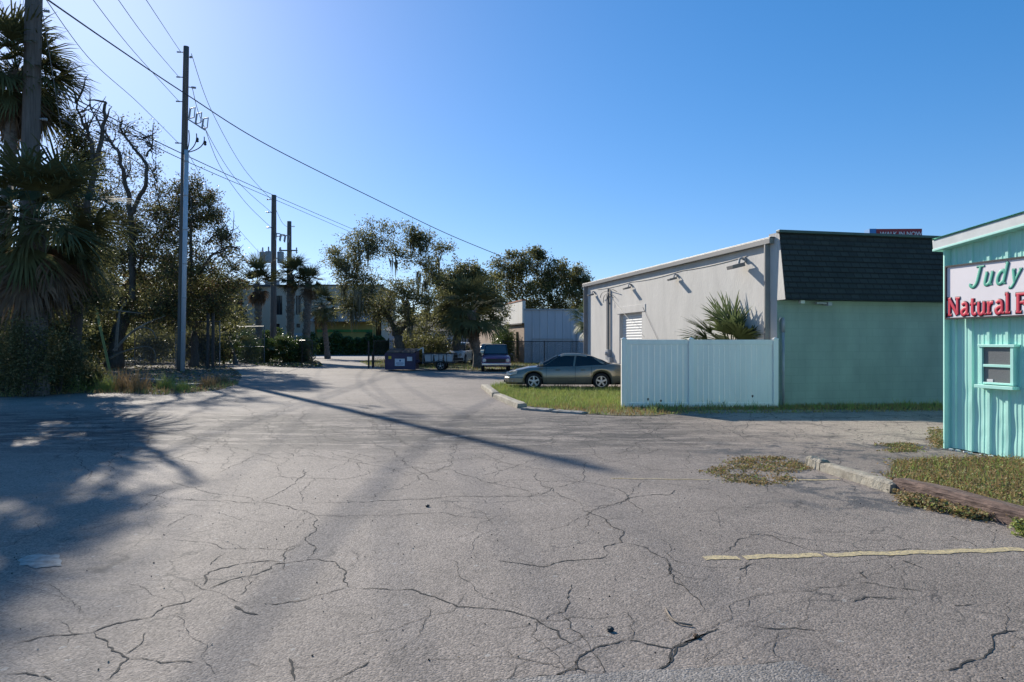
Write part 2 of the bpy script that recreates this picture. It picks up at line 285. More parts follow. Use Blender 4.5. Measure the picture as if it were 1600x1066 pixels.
# ---------------------------------------------------------------- mesh helpers
class MB:
    def __init__(s): s.v = []; s.f = []; s.mi = []
    def add(s, vs, fs, mi=0):
        o = len(s.v); s.v += [tuple(v) for v in vs]
        for f in fs: s.f.append(tuple(o + i for i in f)); s.mi.append(mi)
    def box(s, c, size, rz=0, mi=0, mtx=None):
        hx, hy, hz = size[0] / 2, size[1] / 2, size[2] / 2
        vs = [Vector((x * hx, y * hy, z * hz)) for z in (-1, 1) for y in (-1, 1) for x in (-1, 1)]
        m = mtx if mtx is not None else Matrix.Rotation(rz, 4, 'Z')
        vs = [m @ v + Vector(c) for v in vs]
        s.add(vs, [(0, 2, 3, 1), (4, 5, 7, 6), (0, 1, 5, 4), (2, 6, 7, 3), (0, 4, 6, 2), (1, 3, 7, 5)], mi)
    def beam(s, a, b, w, h, mi=0):
        a = Vector(a); b = Vector(b); d = b - a
        q = d.to_track_quat('Y', 'Z').to_matrix().to_4x4()
        s.box((a + b) / 2, (w, d.length, h), mtx=q, mi=mi)
    def tube(s, pts, rad, n=8, cap=True, mi=0):
        pts = [Vector(p) for p in pts]
        if not hasattr(rad, '__len__'): rad = [rad] * len(pts)
        o = len(s.v); up = Vector((0, 0, 1)); prev = None
        for i, p in enumerate(pts):
            t = (pts[min(i + 1, len(pts) - 1)] - pts[max(i - 1, 0)])
            if t.length < 1e-9: t = Vector((0, 0, 1))
            t.normalize()
            if prev is None:
                a = Vector((1, 0, 0)) if abs(t.x) < 0.9 else Vector((0, 1, 0))
                u = t.cross(a).normalized()
            else:
                u = (prev - t * prev.dot(t)).normalized()
            prev = u; w = t.cross(u)
            for k in range(n):
                an = 2 * math.pi * k / n
                s.v.append(tuple(p + (u * math.cos(an) + w * math.sin(an)) * rad[i]))
        for i in range(len(pts) - 1):
            for k in range(n):
                a = o + i * n + k; b = o + i * n + (k + 1) % n
                s.f.append((a, b, b + n, a + n)); s.mi.append(mi)
        if cap:
            s.f.append(tuple(o + k for k in range(n))[::-1]); s.mi.append(mi)
            s.f.append(tuple(o + (len(pts) - 1) * n + k for k in range(n))); s.mi.append(mi)
    def lathe(s, prof, c=(0, 0, 0), axis='Z', n=24, mi=0):
        o = len(s.v); c = Vector(c)
        for r, h in prof:
            for k in range(n):
                a = 2 * math.pi * k / n
                if axis == 'Z': p = Vector((r * math.cos(a), r * math.sin(a), h))
                elif axis == 'Y': p = Vector((r * math.cos(a), h, r * math.sin(a)))
                else: p = Vector((h, r * math.cos(a), r * math.sin(a)))
                s.v.append(tuple(p + c))
        for i in range(len(prof) - 1):
            for k in range(n):
                a = o + i * n + k; b = o + i * n + (k + 1) % n
                s.f.append((a, b, b + n, a + n)); s.mi.append(mi)
        s.f.append(tuple(o + k for k in range(n))[::-1]); s.mi.append(mi)
        s.f.append(tuple(o + (len(prof) - 1) * n + k for k in range(n))); s.mi.append(mi)
    def prism(s, poly, z0, z1, mi=0):
        n = len(poly); vs = [(p[0], p[1], z0) for p in poly] + [(p[0], p[1], z1) for p in poly]
        s.add(vs, [tuple(range(n))[::-1], tuple(range(n, 2 * n))] + [(i, (i + 1) % n, (i + 1) % n + n, i + n) for i in range(n)], mi)
    def obj(s, name, mats, parent=None, smooth=False, bevel=0.0, world=None, recalc=True):
        me = bpy.data.meshes.new(name); me.from_pydata(s.v, [], s.f)
        if not isinstance(mats, (list, tuple)): mats = [mats]
        for m in mats: me.materials.append(m)
        if len(mats) > 1: me.polygons.foreach_set('material_index', s.mi)
        if recalc:
            bm = bmesh.new(); bm.from_mesh(me); bmesh.ops.recalc_face_normals(bm, faces=bm.faces); bm.to_mesh(me); bm.free()
        if smooth: me.polygons.foreach_set('use_smooth', [True] * len(me.polygons))
        me.update()
        o = bpy.data.objects.new(name, me); COL.objects.link(o)
        if parent: o.parent = parent
        if bevel:
            b = o.modifiers.new('bevel', 'BEVEL'); b.width = bevel; b.segments = 2; b.limit_method = 'ANGLE'; b.angle_limit = R(35)
        return o

def np_obj(name, verts, faces_n, mats, parent=None, mi=None, smooth=False):
    """verts (N,k,3): N faces of k corners"""
    N_, k, _ = verts.shape
    me = bpy.data.meshes.new(name)
    me.vertices.add(N_ * k); me.vertices.foreach_set('co', verts.reshape(-1).astype(np.float32))
    me.loops.add(N_ * k); me.loops.foreach_set('vertex_index', np.arange(N_ * k, dtype=np.int32))
    me.polygons.add(N_); me.polygons.foreach_set('loop_start', np.arange(0, N_ * k, k, dtype=np.int32))
    me.polygons.foreach_set('loop_total', np.full(N_, k, dtype=np.int32))
    if not isinstance(mats, (list, tuple)): mats = [mats]
    for m in mats: me.materials.append(m)
    if mi is not None: me.polygons.foreach_set('material_index', mi.astype(np.int32))
    me.update(calc_edges=True); me.validate()
    o = bpy.data.objects.new(name, me); COL.objects.link(o)
    if parent: o.parent = parent
    return o

def tag(o, label=None, cat=None, group=None, kind=None):
    if label: o['label'] = label
    if cat: o['category'] = cat
    if group: o['group'] = group
    if kind: o['kind'] = kind
    return o
def thing(name, label, cat, loc=(0, 0, 0), rz=0.0, group=None):
    o = bpy.data.objects.new(name, None); COL.objects.link(o); o.empty_display_size = 0.3
    o.location = loc; o.rotation_euler = (0, 0, rz)
    return tag(o, label, cat, group)
def copy_tree(o, parent=None):
    c = o.copy(); COL.objects.link(c); c.parent = parent
    for ch in list(o.children): copy_tree(ch, c)
    return c
def sheet(name, poly, z, m, kind='structure'):
    mb = MB(); n = len(poly); mb.add([(p[0], p[1], z) for p in poly], [tuple(range(n))])
    o = mb.obj(name, m, recalc=False)
    if o.data.polygons[0].normal.z < 0: o.data.flip_normals()
    return tag(o, kind=kind)
def inpoly(pts, poly):
    x, y = pts[:, 0], pts[:, 1]; ins = np.zeros(len(pts), bool); n = len(poly); j = n - 1
    for i in range(n):
        xi, yi = poly[i][0], poly[i][1]; xj, yj = poly[j][0], poly[j][1]
        c = ((yi > y) != (yj > y)) & (x < (xj - xi) * (y - yi) / (yj - yi + 1e-12) + xi)
        ins ^= c; j = i
    return ins
def scatter(poly, n, seed=0):
    r = np.random.RandomState(seed); P_ = np.array([(p[0], p[1]) for p in poly]); lo = P_.min(0); hi = P_.max(0)
    out = []
    tot = 0
    while tot < n:
        p = lo + r.rand(n * 2, 2) * (hi - lo); p = p[inpoly(p, poly)]; out.append(p); tot += len(p)
        if len(p) == 0: break
    return np.concatenate(out)[:n]

# ---------------------------------------------------------------- foliage helpers
def leaf_quads(centers, size, seed, aspect=0.45, flat=0.0, droop=0.0):
    r = np.random.RandomState(seed); n = len(centers)
    a = r.normal(size=(n, 3)); a[:, 2] = a[:, 2] * (1 - flat) - droop; a /= np.linalg.norm(a, axis=1)[:, None] + 1e-9
    b = r.normal(size=(n, 3)); b -= a * (a * b).sum(1)[:, None]; b /= np.linalg.norm(b, axis=1)[:, None] + 1e-9
    s = size * (0.6 + 0.8 * r.rand(n))[:, None]
    v = np.stack([centers - a * s * .5, centers + b * s * aspect * .5, centers + a * s * .5, centers - b * s * aspect * .5], 1)
    return v
def grass_tris(pts, h, w, lean, seed, z0=0.0, hvar=0.5):
    r = np.random.RandomState(seed); n = len(pts); hh = h * (1 - hvar + 2 * hvar * r.rand(n)); an = r.rand(n) * 2 * np.pi
    base = np.c_[pts, np.full(n, z0)]; dx = np.c_[np.cos(an), np.sin(an), np.zeros(n)] * (w * (0.6 + .8 * r.rand(n)))[:, None] * .5
    an2 = r.rand(n) * 2 * np.pi; ln = (lean * r.rand(n) * hh)
    tip = base + np.c_[np.cos(an2) * ln, np.sin(an2) * ln, hh]
    return np.stack([base - dx, base + dx, tip], 1)

def bezier(a, b, c, n):
    return [(a * (1 - t) ** 2 + b * 2 * t * (1 - t) + c * t ** 2) for t in [i / n for i in range(n + 1)]]
def wobble(pts, amt, rg):
    return [p if i in (0, len(pts) - 1) else p + Vector((rg.uniform(-1, 1), rg.uniform(-1, 1), rg.uniform(-1, 1))) * amt for i, p in enumerate(pts)]

def tree(name, label, base, blobs, d, leafmats, tr=0.3, fork=0.45, leaf=0.16, seed=1, group=None, cat='tree', moss=False, lean=0, leafw=(0.7, 0.3), limbr=0.5, extra=(), dens=1.0):
    """blobs: (px, py, radius_px, clumps, leaves per clump[, depth offset]) -> clumps of leaves carried by limbs"""
    rg = random.Random(seed); nrs = np.random.RandomState(seed)
    base = Vector(base); t = thing(name, label, cat, base, 0, group)
    bl = [(P(b[0], b[1], d + (b[5] if len(b) > 5 else rg.uniform(-.35, .35) * b[2] / F * d)), b[2] / F * d, b[3], b[4]) for b in blobs]
    topz = sum(b[0].z for b in bl) / len(bl); cx = sum((b[0] for b in bl), Vector()) / len(bl)
    fk = base.lerp(Vector((cx.x, cx.y, topz)), fork); fk.x = base.x + (cx.x - base.x) * 0.25 + lean; fk.y = base.y + (cx.y - base.y) * .25
    w = MB(); rel = lambda L_: [p - base for p in L_]
    tp = wobble([base.lerp(fk, i / 6) for i in range(7)], tr * .35, rg)
    w.tube(rel(tp), [tr * (1.35 if i == 0 else 1.0 - 0.25 * i / 6) for i in range(7)], 10)
    cent = []; br = MB(); cl_all = []
    nodes = [(p, tr * .8) for p in tp[3:]]
    bl.sort(key=lambda q: (q[0] - fk).length)
    for (c, r, nc, nl) in bl:
        best = min(nodes, key=lambda q: (q[0] - c).length + .35 * (q[0] - fk).length + (3.0 if q[0].z > c.z + r else 0))
        start = best[0]; dl = (c - start).length; sd_ = Vector(nrs.normal(size=3)); sd_.z *= .5
        mid = start.lerp(c, .5) + sd_ * .16 * dl + Vector((0, 0, -.06 * dl))
        limb = wobble(bezier(start, mid, c, 10), 0.045 * dl + .04, rg)
        lr = min(best[1] * .85, tr * limbr); le = max(.03, lr * .42)
        br.tube(rel(limb), [lr + (le - lr) * i / 10 for i in range(11)], 7)
        nodes += [(limb[i], lr + (le - lr) * i / 10) for i in (3, 5, 7, 9, 10)]
        for k in range(nc):
            u = Vector(nrs.normal(size=3)); u.normalize(); rr = r * (rg.random() ** 0.45)
            q = c + Vector((u.x * rr, u.y * rr, u.z * rr * .85))
            s = limb[rg.randint(5, 10)]
            m_ = s.lerp(q, .5) + Vector((0, 0, rg.uniform(-.1, .2) * r))
            tw = wobble(bezier(s, m_, q, 4), 0.04 * r + .02, rg)
            br.tube(rel(tw), [max(.012, le * .8 * (1 - .2 * i)) for i in range(5)], 4, cap=False)
            # twiglets
            for _ in range(3):
                e = q + Vector(nrs.normal(size=3)) * r * .22
                br.tube(rel([tw[3], q.lerp(e, .5) + Vector(nrs.normal(size=3)) * .03 * r, e]), [.014, .01, .006], 3, cap=False)
                if nl: cl_all.append(e)
            if nl:
                nl_ = int(nl * dens)
                sg = min(0.36 * r, 0.13 * r + 0.17)
                pts = np.array(q)[None] + nrs.normal(size=(nl_, 3)) * np.array([sg, sg, sg * .7])
                cent.append(pts)
                for e in cl_all[-3:]:
                    cent.append(np.array(e)[None] + nrs.normal(size=(max(2, nl_ // 5), 3)) * sg * .5)
    for pl, r0_ in extra:
        c_ = wobble(catmull([P(*p) for p in pl], 5), .06, rg)
        br.tube(rel(c_), [r0_ * (1 - .72 * i / (len(c_) - 1)) for i in range(len(c_))], 7)
        for k in range(14):
            q0 = c_[rg.randint(len(c_) // 3, len(c_) - 1)]; e = q0 + Vector(nrs.normal(size=3)) * .5 + Vector((0, 0, .2)); br.tube(rel(wobble(bezier(q0, q0.lerp(e, .5) + Vector(nrs.normal(size=3)) * .25, e, 4), .06, rg)), [.04, .03, .022, .016, .01], 4, cap=False)
    w.obj('trunk', M['bark'], t, smooth=True, recalc=False); br.obj('limbs', M['bark'], t, smooth=True, recalc=False)
    if cent:
        pts = np.concatenate(cent) - np.array(base)
        v = leaf_quads(pts, leaf, seed + 5)
        mi = np.minimum((nrs.rand(len(v)) > leafw[0]).astype(int) * (1 + (nrs.rand(len(v)) > .6)), len(leafmats) - 1) if len(leafmats) > 1 else None
        np_obj('crown', v, 4, leafmats, t, mi)
    if moss:
        vs = []
        for (c, r, nc, nl) in bl:
            for k in range(int(moss)):
                p = np.array(c - base) + nrs.normal(size=3) * np.array([r * .6, r * .6, r * .2]); p[2] -= r * .5
                for j in range(16):
                    q = p + nrs.normal(size=3) * .14; L_ = .4 + nrs.rand() * 1.3; w_ = .03 + .04 * nrs.rand(); a = nrs.rand() * 6.28
                    dx = np.array([math.cos(a) * w_, math.sin(a) * w_, 0])
                    vs.append([q - dx, q + dx, q - np.array([0, 0, L_]) + nrs.normal(size=3) * .06])
        np_obj('hanging_moss', np.array(vs), 3, M['moss'], t)
    return t

def frond_verts(r, plen, fan, nseg, droop, az, el, segw, spread=R(150), sdroop=0.5):
    """one fan frond: petiole path then narrow segments; returns quads list and petiole path"""
    d = np.array([math.cos(az) * math.cos(el), math.sin(az) * math.cos(el), math.sin(el)])
    path = [np.zeros(3)]
    for i in range(1, 6):
        path.append(path[-1] + d * plen / 5); d = d + np.array([0, 0, -droop / 5]); d /= np.linalg.norm(d)
    hub = path[-1]; side = np.cross(d, [0, 0, 1]); side /= (np.linalg.norm(side) + 1e-9); up = np.cross(side, d)
    roll = r.uniform(-.5, .5); side, up = side * math.cos(roll) + up * math.sin(roll), up * math.cos(roll) - side * math.sin(roll)
    qs = []
    for k in range(nseg):
        a = (k / (nseg - 1) - .5) * 2 * spread / 2 * 1.05 + r.uniform(-.04, .04)
        if r.random() < .07: continue
        dirv = d * math.cos(a) + side * math.sin(a) + up * (0.18 * (abs(math.sin(a))) + r.uniform(-.05, .05))
        L_ = fan * (0.75 + 0.25 * math.cos(a)) * (r.uniform(.82, 1.06) if r.random() > .15 else r.uniform(.5, .8))
        wv = np.cross(dirv, up); wv /= (np.linalg.norm(wv) + 1e-9)
        p0 = hub + dirv * 0.02; dd = dirv / np.linalg.norm(dirv)
        ws = [segw * .6, segw, segw * .75, segw * .1]; pp = [p0]
        dr = sdroop * r.uniform(.4, 1.7)
        for i, st in enumerate((.4, .35, .25)):
            pp.append(pp[-1] + dd * L_ * st); dd = dd + np.array([0, 0, -dr * (.35 + i * .5)]); dd /= np.linalg.norm(dd)
        for i in range(3):
            qs.append([pp[i] - wv * ws[i], pp[i] + wv * ws[i], pp[i + 1] + wv * ws[i + 1], pp[i + 1] - wv * ws[i + 1]])
    return qs, [Vector(p) for p in path]

def palm(name, label, base, top, rad, nf=34, dead=10, seed=1, trunk_r=0.22, m='palm', group=None, cat='palm tree', sdroop=0.5, skirt=1.0, boots=True, elmin=-35, pd=0.55):
    rg = random.Random(seed); base = Vector(base); top = Vector(top); t = thing(name, label, cat, base, 0, group)
    tv = top - base; n = max(6, int(tv.length / .22)); path = []; rads = []
    for i in range(n + 1):
        u = i / n; path.append(tv * u + Vector((math.sin(u * 3) * .06, math.cos(u * 4) * .05 - .05, 0)))
        rads.append(trunk_r * (1.25 - .35 * min(1, u * 5) + (.10 if i % 2 else 0) + rg.uniform(-.05, .05)))
    mb = MB(); mb.tube(path, rads, 12)
    if boots:
        for i in range(int(tv.length * 14)):
            u = rg.uniform(.2, 1.0); c = tv * u; a = rg.uniform(0, 6.28); dr = Vector((math.cos(a), math.sin(a), 0))
            p0 = c + dr * trunk_r * .85; p1 = p0 + dr * .13 + Vector((0, 0, .22))
            mb.tube([p0, p1], [.045, .02], 4)
    mb.obj('trunk', M['palmbark'], t, smooth=False, recalc=False)
    def crown(cn, count, el0, el1, plen, fan, mm, dr, sd):
        qs = []; st = MB()
        for k in range(count):
            az = k * 2.39996 + rg.uniform(-.5, .5); u = (k + .5) / count; el = el1 + (el0 - el1) * u + rg.uniform(-.22, .22)
            sc = rg.uniform(.70, 1.18)
            q, pth = frond_verts(rg, plen * sc, fan * sc, 26, dr, az, el, 0.024 * max(1, rad / 2), sdroop=sd)
            off = np.array(tv) + np.array([0, 0, rg.uniform(-.25, .1)])
            qs.append(np.array(q) + off); st.tube([p + Vector(off) for p in pth], [.022, .02, .017, .014, .012, .01], 4, cap=False)
        np_obj(cn, np.concatenate(qs), 4, mm, t)
        return st
    s1 = crown('crown', nf, R(elmin), R(80), rad * .48, rad * .55, M[m], pd, sdroop)
    s1.obj('stems', M[m], t, recalc=False)
    if dead:
        s2 = crown('dead_fronds', dead, R(-88), R(-50), rad * .42 * skirt, rad * .5 * skirt, M['palm_dead'], 0.9, 1.1)
    return t

def shrub(name, label, c, r, n, mats, leaf=0.09, seed=1, group=None, cat='shrub', stems=9, sq=1.0):
    c = Vector(c); t = thing(name, label, cat, c, 0, group); rs = np.random.RandomState(seed)
    mb = MB(); ends = []
    for k in range(stems):
        a = rs.rand() * 6.28; e = Vector((math.cos(a) * r[0] * .7 * rs.rand(), math.sin(a) * r[1] * .7 * rs.rand(), r[2] * (1.1 + .6 * rs.rand())))
        mb.tube([Vector((e.x * .15, e.y * .15, 0)), e * .5 + Vector((0, 0, .05)), e], [.02, .014, .006], 4, cap=False)
    mb.obj('stems', M['bark'], t, recalc=False)
    k = max(8, n // 60); u = rs.normal(size=(k, 3)); u /= np.linalg.norm(u, axis=1)[:, None]; rr = rs.rand(k) ** .4
    cc = u * rr[:, None] * np.array(r) + np.array([0, 0, r[2]])
    pts = cc[rs.randint(0, k, n)] + rs.normal(size=(n, 3)) * np.array(r) * .17
    pts = pts[pts[:, 2] > 0.02]
    v = leaf_quads(pts, leaf, seed + 3); mi = (rs.rand(len(v)) > .72).astype(int) if len(mats) > 1 else None
    np_obj('foliage', v, 4, mats, t, mi)
    return t

# ================================================================ THE SETTING: ground
sheet('terrain', [(-400, -60), (400, -60), (400, 700), (-400, 700)], -0.06, M['terrain'])
sheet('parking_lot', [(-45, -12), (45, -12), (45, 76), (-45, 76)], 0.0, M['asphalt'])
sheet('far_road', [(-75, 76), (75, 76), (75, 87), (-75, 87)], 0.0, M['road2'])
# verge with leaf litter on the left
vpx = [(370, 600), (340, 610), (255, 617), (180, 614), (120, 615), (60, 618), (0, 621)]
vpoly = [tuple(G(*p)[:2]) for p in vpx] + [(-34, 22.0), (-70, 22), (-70, 75), (-34, 75)] + [tuple(G(*p)[:2]) for p in [(300, 562), (350, 571), (372, 580), (378, 590)]]
sheet('verge', vpoly, 0.008, M['dirt'])
# planting bed round the palms by the gate
bedpx = [(372, 566), (400, 571), (440, 574), (480, 575), (505, 573), (500, 566), (470, 561), (400, 559)]
bpoly = [tuple(G(*p)[:2]) for p in bedpx]
sheet('planting_bed', bpoly, 0.012, M['dirt'])
bed2 = [tuple(G(*p)[:2]) for p in [(575, 571), (605, 576), (700, 577), (745, 580), (800, 578), (920, 578), (920, 565), (800, 563), (700, 562), (610, 562), (560, 565)]]
sheet('grass_strip', bed2, 0.012, M['soil'])
# lawn island beside the white fence
ipx = [(768, 604), (775, 615), (820, 634), (860, 641), (915, 647), (965, 650), (1022, 650), (1060, 645), (1110, 641), (1208, 640.5), (1300, 640.5), (1474, 641)]
ipoly = [tuple(G(*p)[:2]) for p in ipx] + [(11.4, 18.75), (7.2, 18.35), (6.9, 18.3), (4.6, 24.8), tuple(G(965, 607)[:2]), tuple(G(850, 606)[:2]), tuple(G(790, 603)[:2])]
sheet('lawn_island', ipoly, 0.009, M['soil'])
# grass triangle and weed patches on the right
tri = [tuple(G(*p)[:2]) for p in [(1385, 748), (1400, 726), (1470, 722), (1540, 722), (1640, 724), (1900, 740), (1900, 900), (1640, 828), (1560, 800), (1440, 765)]]
sheet('grass_corner', tri, 0.03, M['soil'])

def lighten(name, pxs, z, m, jit=0.03, seed=3):
    rg = random.Random(seed); pts = [G(*p) for p in pxs]; out = []
    n = len(pts)
    for i in range(n):
        a, b = pts[i], pts[(i + 1) % n]; k = max(2, int((b - a).length / .07)); k = min(k, 60)
        nv = Vector((-(b - a).y, (b - a).x, 0)).normalized() if (b - a).length > 1e-6 else Vector((0, 0, 0))
        for j in range(k):
            out.append(a.lerp(b, j / k) + nv * rg.uniform(-jit, jit))
    return sheet(name, out, z, m)
lighten('pale_base_patch', [(25, 877), (42, 869), (60, 866), (80, 867), (96, 868), (93, 878), (97, 884), (72, 887), (58, 889), (44, 884), (31, 884)], 0.004, M['bluewhite'], .018)
lighten('coarse_asphalt_patch', [(780, 1064), (860, 1058), (1000, 1049), (1100, 1044), (1245, 1034), (1300, 1060), (1420, 1100), (700, 1100)], 0.004, M['gravel'], .012, 5)

# painted lines (worn)
def line(name, a, b, w, seed):
    rg = random.Random(seed); A = G(*a); B = G(*b); dv = (B - A); L_ = dv.length; dv.normalize(); nv = Vector((-dv.y, dv.x, 0)); mb = MB(); n = int(L_ / .045)
    up = [A + dv * (L_ * i / n) + nv * (w / 2 * (1 + rg.uniform(-.22, .10)) + .012 * math.sin(i * .7)) for i in range(n + 1)]
    dn = [A + dv * (L_ * i / n) - nv * (w / 2 * (1 + rg.uniform(-.22, .10)) - .012 * math.sin(i * .7)) for i in range(n + 1)]
    for i in range(n):
        if rg.random() < .035: continue
        mb.add([up[i], up[i + 1], dn[i + 1], dn[i]], [(0, 3, 2, 1)])
    for k, v in enumerate(mb.v): mb.v[k] = (v[0], v[1], .004)
    o = mb.obj(name, M['yellowline'], recalc=False)
    if o.data.polygons[0].normal.z < 0: o.data.flip_normals()
    return tag(o, kind='structure')
line('parking_stripe', (1100, 873), (1600, 859), 0.10, 3)
line('faded_parking_stripe', (1235, 750.5), (1312, 750), 0.055, 8)
line('faded_parking_stripe', (955, 748), (1110, 750), 0.03, 9)

# traced cracks: narrow irregular fissures in the asphalt
def z1(l): return [(560 + x / 2.390, 620 + y / 2.390) for x, y in l]
def z2(l): return [(x / 2.193, 580 + y / 2.193) for x, y in l]
def z3(l): return [(1040 + x / 2.389, 620 + y / 2.389) for x, y in l]
CR = [
 (z1([(-40, 714), (0, 716), (100, 718), (200, 720), (300, 755), (370, 785), (450, 789), (520, 795), (600, 812), (660, 830), (690, 850), (760, 905), (840, 950)]), 1.2),
 (z1([(700, 1060), (760, 1030), (820, 1015), (818, 985), (830, 968), (880, 940), (940, 925), (1000, 908)]), 1.5),
 (z1([(1000, 908), (1080, 925), (1170, 942), (1165, 985), (1140, 1010), (1075, 1040)]), 1.4), (z1([(1170, 942), (1205, 922), (1260, 905), (1300, 885)]), 1.8),
 (z1([(820, 1015), (845, 1025), (855, 1048)]), 1.6), (z1([(470, 1062), (860, 1049), (1100, 1038), (1243, 1027)]), 1.6),
 (z1([(680, 838), (700, 832), (715, 815), (770, 805), (790, 770), (785, 730), (795, 700)]), 1.0),
 (z1([(520, 612), (600, 622), (690, 636), (730, 622), (780, 612), (850, 608), (900, 605), (935, 585)]), 1.4),
 (z1([(935, 585), (915, 562), (950, 552), (985, 545), (975, 530), (990, 515), (940, 480), (925, 460), (880, 440), (840, 425), (840, 412)]), 1.3),
 (z1([(840, 412), (900, 408), (960, 400), (1010, 378), (1100, 365), (1160, 368), (1180, 350), (1200, 345)]), 1.3),
 (z1([(840, 412), (800, 385), (730, 345), (680, 325), (655, 300), (670, 282)]), .9),
 (z1([(-200, 402), (30, 395), (140, 388), (250, 383), (380, 372), (500, 372), (600, 374), (765, 366)]), 1.1),
 (z1([(-150, 441), (0, 443), (160, 440), (310, 433), (360, 445), (510, 460)]), .8),
 (z1([(985, 545), (1080, 565), (1150, 605), (1160, 660), (1240, 715)]), .9), (z1([(470, 325), (560, 310), (660, 310)]), .7),
 (z1([(0, 1015), (40, 990)]), 1.0), (z1([(90, 265), (230, 285), (400, 300)]), .5), (z1([(500, 375), (640, 368), (700, 370)]), .6),
 (z2([(0, 940), (100, 925), (200, 905), (320, 895), (400, 865), (515, 845), (560, 810), (650, 790), (690, 765)]), 1.3),
 (z2([(690, 750), (720, 745), (790, 715), (860, 700), (905, 685), (950, 660), (1070, 645), (1150, 655), (1185, 685), (1192, 740), (1228, 745)]), 1.3),
 (z2([(320, 895), (370, 945), (440, 985), (400, 1030), (360, 1070)]), 1.2), (z2([(440, 985), (550, 1000), (660, 1000)]), 1.0), (z2([(430, 970), (500, 895)]), .7),
 (z2([(1192, 740), (1080, 770), (940, 800), (910, 795)]), 1.0), (z2([(688, 740), (700, 700), (760, 675), (870, 655), (970, 655)]), 1.3),
 (z2([(450, 415), (520, 425), (640, 440), (790, 445), (890, 450), (1000, 470), (1080, 495), (1228, 490)]), .9),
 (z2([(890, 450), (950, 420), (1000, 390), (1040, 360), (1045, 335)]), 1.0), (z2([(890, 450), (860, 435), (740, 420), (640, 395), (560, 375)]), .8),
 (z2([(1080, 495), (1085, 540), (1045, 580), (1080, 600), (1075, 625), (1050, 645)]), 1.0), (z2([(590, 575), (680, 585), (760, 608), (980, 612), (1045, 585)]), .7),
 (z2([(780, 340), (830, 315), (870, 290), (960, 275)]), .8), (z2([(0, 1040), (90, 1035), (180, 1060)]), .9), (z2([(100, 360), (200, 350)]), .8),
 (z2([(210, 420), (380, 425)]), .7), (z2([(545, 290), (580, 262), (700, 262), (720, 270), (640, 300)]), .6), (z2([(520, 305), (640, 320), (780, 318), (900, 300)]), .5),
 (z2([(720, 665), (770, 625)]), .7), (z2([(520, 460), (640, 465), (790, 455)]), .5), (z2([(570, 535), (660, 487)]), .6), (z2([(975, 655), (975, 620), (1045, 590)]), .8),
 (z2([(1010, 540), (1040, 510), (1080, 497)]), .6), (z2([(1040, 450), (1045, 400), (1040, 340)]), .5), (z2([(690, 155), (760, 165), (800, 168)]), .8),
 (z2([(805, 805), (830, 820), (885, 835)]), 2.0), (z2([(990, 985), (1000, 1010), (1008, 1060)]), 1.4), (z2([(1228, 1015), (1150, 1060)]), 1.0), (z2([(820, 770), (890, 700)]), .6),
 (z2([(100, 355), (160, 345), (210, 350)]), .9), (z2([(200, 590), (250, 572)]), .8),
 (z3([(0, 1005), (25, 970), (40, 935), (110, 905), (150, 885), (200, 865)]), 1.8), (z3([(0, 1034), (120, 1022), (240, 1015), (360, 1000), (490, 988)]), 1.3),
 (z3([(0, 615), (10, 650), (30, 670), (80, 720), (130, 770), (150, 800)]), .9), (z3([(200, 588), (240, 572), (260, 545), (310, 525), (350, 512), (400, 520), (500, 560), (600, 580), (720, 575), (820, 580), (900, 568), (1040, 575)]), .9),
 (z3([(275, 648), (300, 635), (350, 618)]), 1.3), (z3([(690, 768), (740, 750), (800, 750), (870, 755)]), 1.3), (z3([(720, 692), (840, 712), (960, 728)]), .9), (z3([(560, 715), (700, 700)]), .5),
 (z3([(320, 855), (420, 868), (480, 862), (560, 873), (630, 882)]), 1.2), (z3([(1015, 1025), (1100, 1012), (1190, 975), (1225, 940), (1220, 905), (1270, 875), (1338, 873)]), 1.6),
 (z3([(190, 420), (380, 422)]), .7), (z3([(1060, 520), (1160, 560)]), 1.0), (z3([(880, 610), (960, 640)]), 1.0), (z3([(740, 650), (750, 680)]), 1.2), (z3([(1075, 780), (1150, 775)]), .9),
 (z3([(540, 490), (620, 505), (720, 500)]), .5), (z3([(420, 880), (400, 940), (440, 985)]), .5),
 ([(300, 640), (380, 652), (470, 648)], .8), ([(420, 668), (500, 662), (560, 672), (650, 660)], .8), ([(260, 660), (330, 668), (400, 664)], .8), ([(640, 690), (720, 676), (800, 684)], .7),
 ([(540, 700), (620, 694), (700, 700), (760, 690)], .7), ([(860, 660), (960, 668), (1060, 662), (1160, 670)], .8), ([(900, 690), (1000, 700), (1120, 694)], .6), ([(190, 690), (260, 676), (330, 690), (420, 700)], .6),
 ([(230, 715), (300, 722), (380, 716), (440, 730)], .6), ([(480, 640), (560, 645), (640, 640), (740, 650)], .8), ([(60, 700), (140, 690), (220, 700)], .6),
]
crg = random.Random(5)
def rwalk(px, py, n, st, a0, w):
    out = [(px, py)]; a = a0
    for _ in range(n):
        a += crg.gauss(0, .45); k_ = (py - HY) / 200.0; px += math.cos(a) * st * max(.5, k_); py += math.sin(a) * st * .45 * k_; out.append((px, max(py, 612)))
    CR.append((out, w))
for _ in range(95): rwalk(crg.uniform(150, 1350), crg.triangular(632, 770, 680), crg.randint(4, 9), 30, crg.choice((0, math.pi)) + crg.gauss(0, .5), crg.uniform(.45, .9))
for _ in range(60): rwalk(crg.uniform(0, 1600), crg.uniform(780, 1060), crg.randint(3, 8), 18, crg.uniform(0, 6.28), crg.uniform(.25, .5))
mb = MB()
